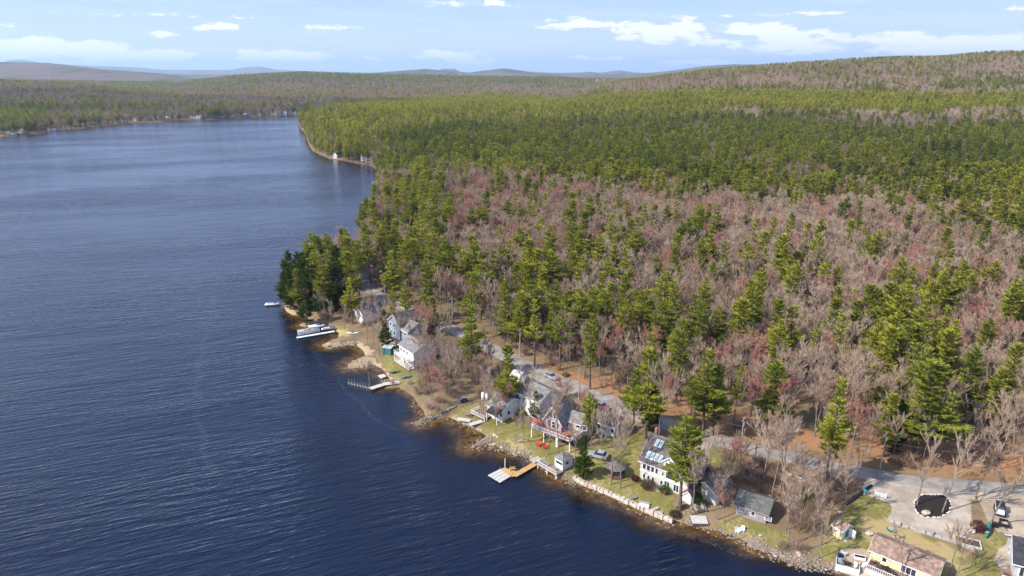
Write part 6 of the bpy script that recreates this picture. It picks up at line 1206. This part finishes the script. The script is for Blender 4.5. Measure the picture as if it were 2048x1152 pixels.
# adirondack chairs, swing
for q, r, lab in (((1077, 893), -.5, 'left hand red lawn chair of the pair facing the lake'), ((1090, 898), .1, 'right hand red lawn chair of the pair facing the lake')):
    g = G(*q); chair('lawn_chair', lab, g.x, g.y, g.z, r, REDP, 'red lawn chairs', 1.15)
for q, r, lab in (((1476, 1066), .5, 'left hand white chair of the group on the grass below the cabin'), ((1484, 1063), -.6, 'right hand white chair of the group on the grass below the cabin'), ((1479, 1060), 2.9, 'white chair behind the small white table below the cabin')):
    g = G(*q); chair('patio_chair', lab, g.x, g.y, g.z, r, WHITEP, 'white chairs below the cabin', 1.0)
g = G(1480, 1064); table('patio_table', 'small white table among white chairs below the weathered cabin', g.x, g.y, g.z, .2, WHITEP, .8, .8, .6)
a = G(1032, 884); b = G(1048, 886); e = empty('lawn_swing', a, math.atan2(b.y-a.y, b.x-a.x), 'wooden swing hanging between two bare trees on the shore lawn', 'swing'); L = (b-a).length
MB().tube((0, 0, 2.3), (L, 0, 2.3), .07).build('top_beam', WOOD, e); MB().box(L*.2, -.25, .45, L*.8, .25, .5).build('seat', WOOD, e); MB().tube((L*.22, 0, .5), (L*.22, 0, 2.3), .02).tube((L*.78, 0, .5), (L*.78, 0, 2.3), .02).build('rope', WOOD, e); MB().tube((0, 0, 0), (0, 0, 2.3), .08).build('post', WOOD, e); MB().tube((L, 0, 0), (L, 0, 2.3), .08).build('post', WOOD, e)
g = G(936, 833); table('picnic_table', 'brown picnic table on the lawn in front of the low house', g.x, g.y, g.z, .3, DECKB, 2.0, .9, .75, True)
g = G(1398, 1042); e = empty('wooden_platform', (g.x, g.y, g.z+.1), -.05, 'pale square wooden platform at the water edge', 'platform'); MB().box(-1.6, -1.3, .15, 1.6, 1.3, .3).build('planks', PALEW, e); MB().box(-1.5, -1.2, -.6, 1.5, 1.2, .15).build('base', DWOOD, e)
for q, r, lab in (((1390, 1020), .6, 'weathered picnic table left of its neighbour behind the leaning tree'), ((1403, 1018), .5, 'weathered picnic table right of its neighbour behind the leaning tree')):
    g = G(*q); table('picnic_table', lab, g.x, g.y, g.z, r+1, WOOD, 2.4, .8, .75, True, 'weathered picnic tables')
g = G(1288, 1014); e = empty('bench_seat', (g.x, g.y, g.z+.1), -.35, 'white upholstered bench on the seawall corner', 'bench'); MB().box(-1.1, -.5, 0, 1.1, .5, .5).build('seat', WHITEP, e, False, .1); MB().box(-1.1, .3, .5, 1.1, .5, 1.0).build('backrest', CONC, e, False, .06)
for q, lab in (((1310, 1021), 'upright pale granite slab on the seawall steps'), ((1315, 1028), 'lower flat granite slab of the seawall steps')):
    g = G(*q); o = MB().box(-1.0, -.35, -.3, 1.0, .35, .55).build('granite_step', PROCK, None, False, .05); o.location = g; o.rotation_euler[2] = .6 if q[1] == 1021 else -.3; tag(o, lab, 'stone step')
g = G(1269, 997); e = empty('fire_pit', g, 0, 'small dark fire pit on the mown lawn near the seawall', 'fire pit'); MB().tube((0, 0, 0), (0, 0, .35), .45, .5, n=12).build('bowl', BLACK, e); MB().tube((0, 0, .36), (0, 0, .42), .52, n=12).build('rim', METAL, e)
g = G(1782, 1060); e = empty('fire_pit', g, 0, 'green ringed fire pit on the dry lawn above the yellow house', 'fire pit'); MB().tube((0, 0, 0), (0, 0, .35), .8, .8, n=14).build('rim', GREENP, e); MB().tube((0, 0, .36), (0, 0, .38), .65, n=14).build('ash', CONC, e)
g = G(1786, 1082); e = empty('bird_feeder_post', g, 0, 'white post with dark bird box on the dry lawn above the yellow house', 'bird box'); MB().tube((0, 0, 0), (0, 0, 2.0), .07).build('post', TRIM, e); MB().box(-.25, -.25, 2.0, .25, .25, 2.4).prism([(-.3, 2.4), (.3, 2.4), (0, 2.65)], 'y', -.3, .3).build('bird_box', DWOOD, e)
# white fence panel, drain pipe, raised bed
a = G(1749, 992); b = G(1771, 998); e = empty('white_fence', a, math.atan2(b.y-a.y, b.x-a.x), 'short white rail fence panel at the driveway edge', 'fence'); L = (b-a).length
for x in (0, L): MB().box(x-.07, -.07, 0, x+.07, .07, 1.5).build('post', TRIM, e)
m = MB(); m.box(.07, -.03, .3, L-.07, .03, .42).box(.07, -.03, .95, L-.07, .03, 1.07)
for i in range(12): x = .1+(L-.2)*(i+.5)/12; m.box(x-.04, -.05, .25, x+.04, -.031, 1.1)
m.build('rails', TRIM, e)
a = G(1690, 1011); b = G(1742, 974); o = MB().tube((a.x, a.y, a.z+.35), (b.x, b.y, b.z+.35), .32, n=10).build('drain_pipe', BLACK, None, True); tag(o, 'long black drain pipe lying between the thicket and the driveway lawn', 'pipe')
g = G(1728, 990); e = empty('mailbox', g, .3, 'teal box on a post at the driveway corner', 'mailbox'); MB().box(-.06, -.06, 0, .06, .06, .9).build('post', TRIM, e); MB().box(-.25, -.35, .9, .25, .35, 1.4).build('box', TEAL, e)
g = G(1935, 1086); e = empty('raised_bed', g, -.45, 'rectangular raised garden bed at the end of the stone retaining wall', 'garden bed'); m = MB(); m.box(-2.2, -1.3, 0, 2.2, -1.1, .4).box(-2.2, 1.1, 0, 2.2, 1.3, .4).box(-2.2, -1.1, 0, -2.0, 1.1, .4).box(2.0, -1.1, 0, 2.2, 1.1, .4).build('border', PALEW, e); MB().box(-2, -1.1, 0, 2, 1.1, .25).build('soil', mat('garden_soil', (.09, .06, .045), 1, .4, 5, .6), e)
g = G(1866, 1073); e = empty('blue_sign_post', g, .3, 'blue grey box on the retaining wall', 'box'); MB().box(-.35, -.2, .5, .35, .2, 1.1).build('box', BLUEG, e); MB().box(-.05, -.05, 0, .05, .05, .5).build('post', TRIM, e)
g = G(1974, 1066); e = empty('kayak_rack', g, .9, 'green canoe leaning on the rack beside the maroon bush', 'canoe'); kk = kayak('canoe', 'x', 0, 0, .5, .9, 4.2, 1.0, GREENP, cat='canoe')
for ch in list(kk.children): ch.parent = e; ch.location = (0, 0, .6); ch.rotation_euler = (0, -.35, 0)
bpy.data.objects.remove(kk); MB().box(-.9, -.3, 0, -.8, .3, .9).box(.8, -.3, 0, .9, .3, 1.2).build('stand', WOOD, e)
for q, lab in (((1941, 1065), 'grey round stone urn left of the maroon bush'), ((1946, 1066), 'white round stone urn touching the maroon bush')):
    g = G(*q); e = empty('garden_urn', g, 0, lab, 'urn', 'urns by the maroon bush'); MB().tube((0, 0, 0), (0, 0, .4), .25, .4, n=12).tube((0, 0, .4), (0, 0, .7), .4, .3, n=12).build('urn', METAL if q[0] == 1941 else WHITEP, e, True); MB().tube((0, 0, .7), (0, 0, .75), .36, n=12).build('rim', CONC, e)
# bushes
def bush(name, label, px, py, r, ht, m, group=None, n=None, cat='bush'):
    g = G(px, py); rs = np.random.default_rng(int(px)); n = n or int(700*r); d = nrm(rs.normal(0, 1, (n, 3))); rad = rs.uniform(.55, 1.05, n)[:, None]; p = d*rad*np.array([r, r, ht/2])+np.array([0, 0, ht*.5]); p[:, 2] = np.maximum(p[:, 2], .03)
    q = nrm(d+rs.normal(0, .7, (n, 3))); V, Fc = tris_from(p, q, nrm(np.cross(q, rs.normal(0, 1, (n, 3)))), rs.uniform(.14, .3, n), rs.uniform(.12, .22, n)); e = empty(name, g, 0, label, cat, group)
    link(bpy.data.objects.new('foliage', np_mesh('bush_foliage', V, Fc, [m])), e); st = MB()
    for i in range(6): a = i*1.05; st.tube((0, 0, -.1), (math.cos(a)*r*.6, math.sin(a)*r*.6, ht*.7), .05, .02, n=4)
    st.build('stem', BARK, e); return e
bush('round_bush', 'round maroon bush beside the parking lot bank', 1954, 1062, 1.35, 2.3, MAROON)
bush('round_bush', 'bare maroon brown shrub in front of the skylight house windows', 1295, 976, 1.7, 2.0, mat_b := leafmat('bare_shrub', (.09, .055, .04), (.13, .08, .06), (.06, .04, .03)))
bush('round_bush', 'small dark red shrub at the left corner of the skylight house', 1270, 961, .9, 1.2, MAROON); bush('round_bush', 'maroon brown shrub at the seawall end below the leaning tree', 1350, 1032, 1.2, 1.1, mat_b)
bush('round_bush', 'bright yellow green bush in front of the white two storey house', 1043, 831, 1.1, 1.8, YGREEN); bush('round_bush', 'slim yellow green column shrub left of the skylight house', 1281, 930, .4, 3.6, YGREEN); bush('round_bush', 'yellow green shrub at the trunk of the big lawn pine', 1328, 985, 1.3, 1.6, SPRIG)
bush('round_bush', 'mossy green shrub on the mulch island boulder', 1855, 1024, .7, .7, SPRIG); bush('round_bush', 'low green shrub at the wood edge above the silver car', 1131, 752, 1.0, 1.0, SPRIG); bush('round_bush', 'green sapling in the thicket left of the driveway pipe', 1613, 1000, 1.6, 3.0, SPRIG)
bush('round_bush', 'maroon bare bush behind the skylight house pine', 1408, 955, 2.2, 2.6, MAROON); bush('round_bush', 'tall reddish bare bush right of the skylight house', 1430, 975, 1.8, 2.6, mat_b); bush('brush_pile', 'grey heap of cut branches between the road and the cabin', 1497, 954, 3.6, 2.2, leafmat('brush_pile', (.16, .13, .11), (.22, .18, .15), (.1, .08, .07)), n=3000, cat='brush pile')
for q, lab in (((1313, 1000), 'terracotta'),):
    g = G(1328, 989); e = empty('flower_pot', g, 0, 'orange clay flower pot on the curved patio', 'flower pot'); MB().tube((0, 0, 0), (0, 0, .5), .25, .38, n=12).build('pot', mat('clay', (.5, .17, .07), .8), e); MB().tube((0, 0, .5), (0, 0, .55), .4, n=12).build('rim', mat('clay', (.5, .17, .07), .8), e)
# fallen pale limb in the wood, grass logs
def limb(name, label, pts, r, m):
    b = MB()
    for i in range(len(pts)-1): b.tube(pts[i], pts[i+1], r*(1-i/len(pts)*.7), r*(1-(i+1)/len(pts)*.7), n=6)
    o = b.build(name, m, None, True); return tag(o, label, 'fallen branch')
PB = mat('bleached_wood', (.55, .48, .44), .9, .2); g = [TOP(q[0], q[1], q[2]) for q in ((1668, 832, 5), (1690, 825, 6.5), (1712, 828, 6), (1732, 836, 5), (1752, 846, 4))]
tag(limb('fallen_limb', 'long pale fallen limb arching through the trees above the driveway', [(p.x, p.y, p.z+z) for p, z in zip(g, (3.2, 4.4, 3.6, 2.6, 1.4))], .2, PB), None)
for q0, q1, lab in (((1570, 948), (1612, 962), 'pale split log lying behind the wide spreading bare tree'), ((1650, 968), (1690, 985), 'grey fallen trunk beside the ragged roadside pine'), ((1012, 777), (1024, 784), 'plank lying on the grass behind the low house'), ((1590, 760), (1640, 768), 'fallen trunk on the leaf covered wood floor'), ((1420, 800), (1450, 812), 'small fallen log left of the broad bright pine')):
    a = G(*q0); b = G(*q1); limb('fallen_log', lab, [(a.x, a.y, a.z+.25), ((a.x+b.x)/2, (a.y+b.y)/2, (a.z+b.z)/2+.3), (b.x, b.y, b.z+.2)], .2, PB)
# utility poles and wires
POLES = [(770, 590), (905, 645), (1040, 714), (1157, 800), (1480, 906), (1760, 938), (2120, 975)]; tops = []
for i, q in enumerate(POLES):
    g = G(*q); d = G(q[0]+8, q[1]+3)-g; rz = math.atan2(d.y, d.x); e = empty('utility_pole', g, rz, ['wooden utility pole at the far road bend', 'wooden utility pole above the blue grey house', 'wooden utility pole behind the white gambrel shed', 'wooden utility pole by the low building near the gabled house', 'wooden utility pole left of the brush pile', 'wooden utility pole at the wood edge behind the driveway', 'wooden utility pole beyond the parking lot'][i], 'utility pole', 'utility poles along the lake road')
    MB().tube((0, 0, -.5), (0, 0, 9.5), .16, .11, n=8).build('pole', WOOD, e); MB().box(-.06, -1.0, 8.9, .06, 1.0, 9.05).build('crossarm', WOOD, e); MB().tube((.22, 0, 7.4), (.22, 0, 8.3), .2, n=10).build('transformer', METAL, e); tops.append([onto(e, 0, y, 9.12) for y in (-.9, 0, .9)]+[onto(e, 0, .15, 7.0)])
m = MB()
for i in range(len(tops)-1):
    for j in range(4):
        a, b = tops[i][j], tops[i+1][j]; n = 8; pv = a
        for k in range(1, n+1):
            t = k/n; p = a.lerp(b, t); p.z -= 1.1*4*t*(1-t); m.tube(pv, p, .018 if j < 3 else .035, n=3, cap=False); pv = p
o = m.build('power_line', mat('cable', (.18, .14, .15), .6)); tag(o, 'power lines strung between the utility poles beside the lake road', 'power line')
# roadside guard kerb: low rusty edge of leaf litter is part of ground; gravel verge sign
# houses glimpsed far inland
for px, py, lab in ((376, 152, 'white farmhouse on the far wooded ridge left of centre'), (1190, 158, 'left hand pale building on the distant plain'), (1203, 157, 'right hand pale building on the distant plain')):
    x, y = hit(px, py, 6); z = tz(x, y); house('distant_house', lab, None, None, 14, 9, 5, 'y', WHITEP, R_GREY, A=Vector((x, y, z)), B=Vector((x+22, y-4, z)), base=z+4, wins=[('front', 3, 2, 4, 4)], group='houses far inland')

# ---------------------------------------------------------------- haze
HZ = True
if HZ:
    m = bpy.data.materials.new('thin_haze'); m.use_nodes = True; t = NT(m.node_tree); t.n.clear(); v = t.new('ShaderNodeVolumePrincipled'); v.inputs['Color'].default_value = (.54, .77, 1, 1); v.inputs['Density'].default_value = 4.4e-5; v.inputs['Anisotropy'].default_value = .2
    o_ = t.new('ShaderNodeOutputMaterial'); t.l.new(v.outputs[0], o_.inputs['Volume'])
    o = MB().box(-64500, -3000, -8, 64500, 43500, 700).build('haze', m); tag(o, 'thin blue haze filling the air over lake and hills', 'haze', None, 'stuff'); o.display_type = 'BOUNDS'
for o in scene.objects:
    if 'label' in o and not 4 <= len(o['label'].split()) <= 16: print('LABEL LENGTH', o.name, o['label'])
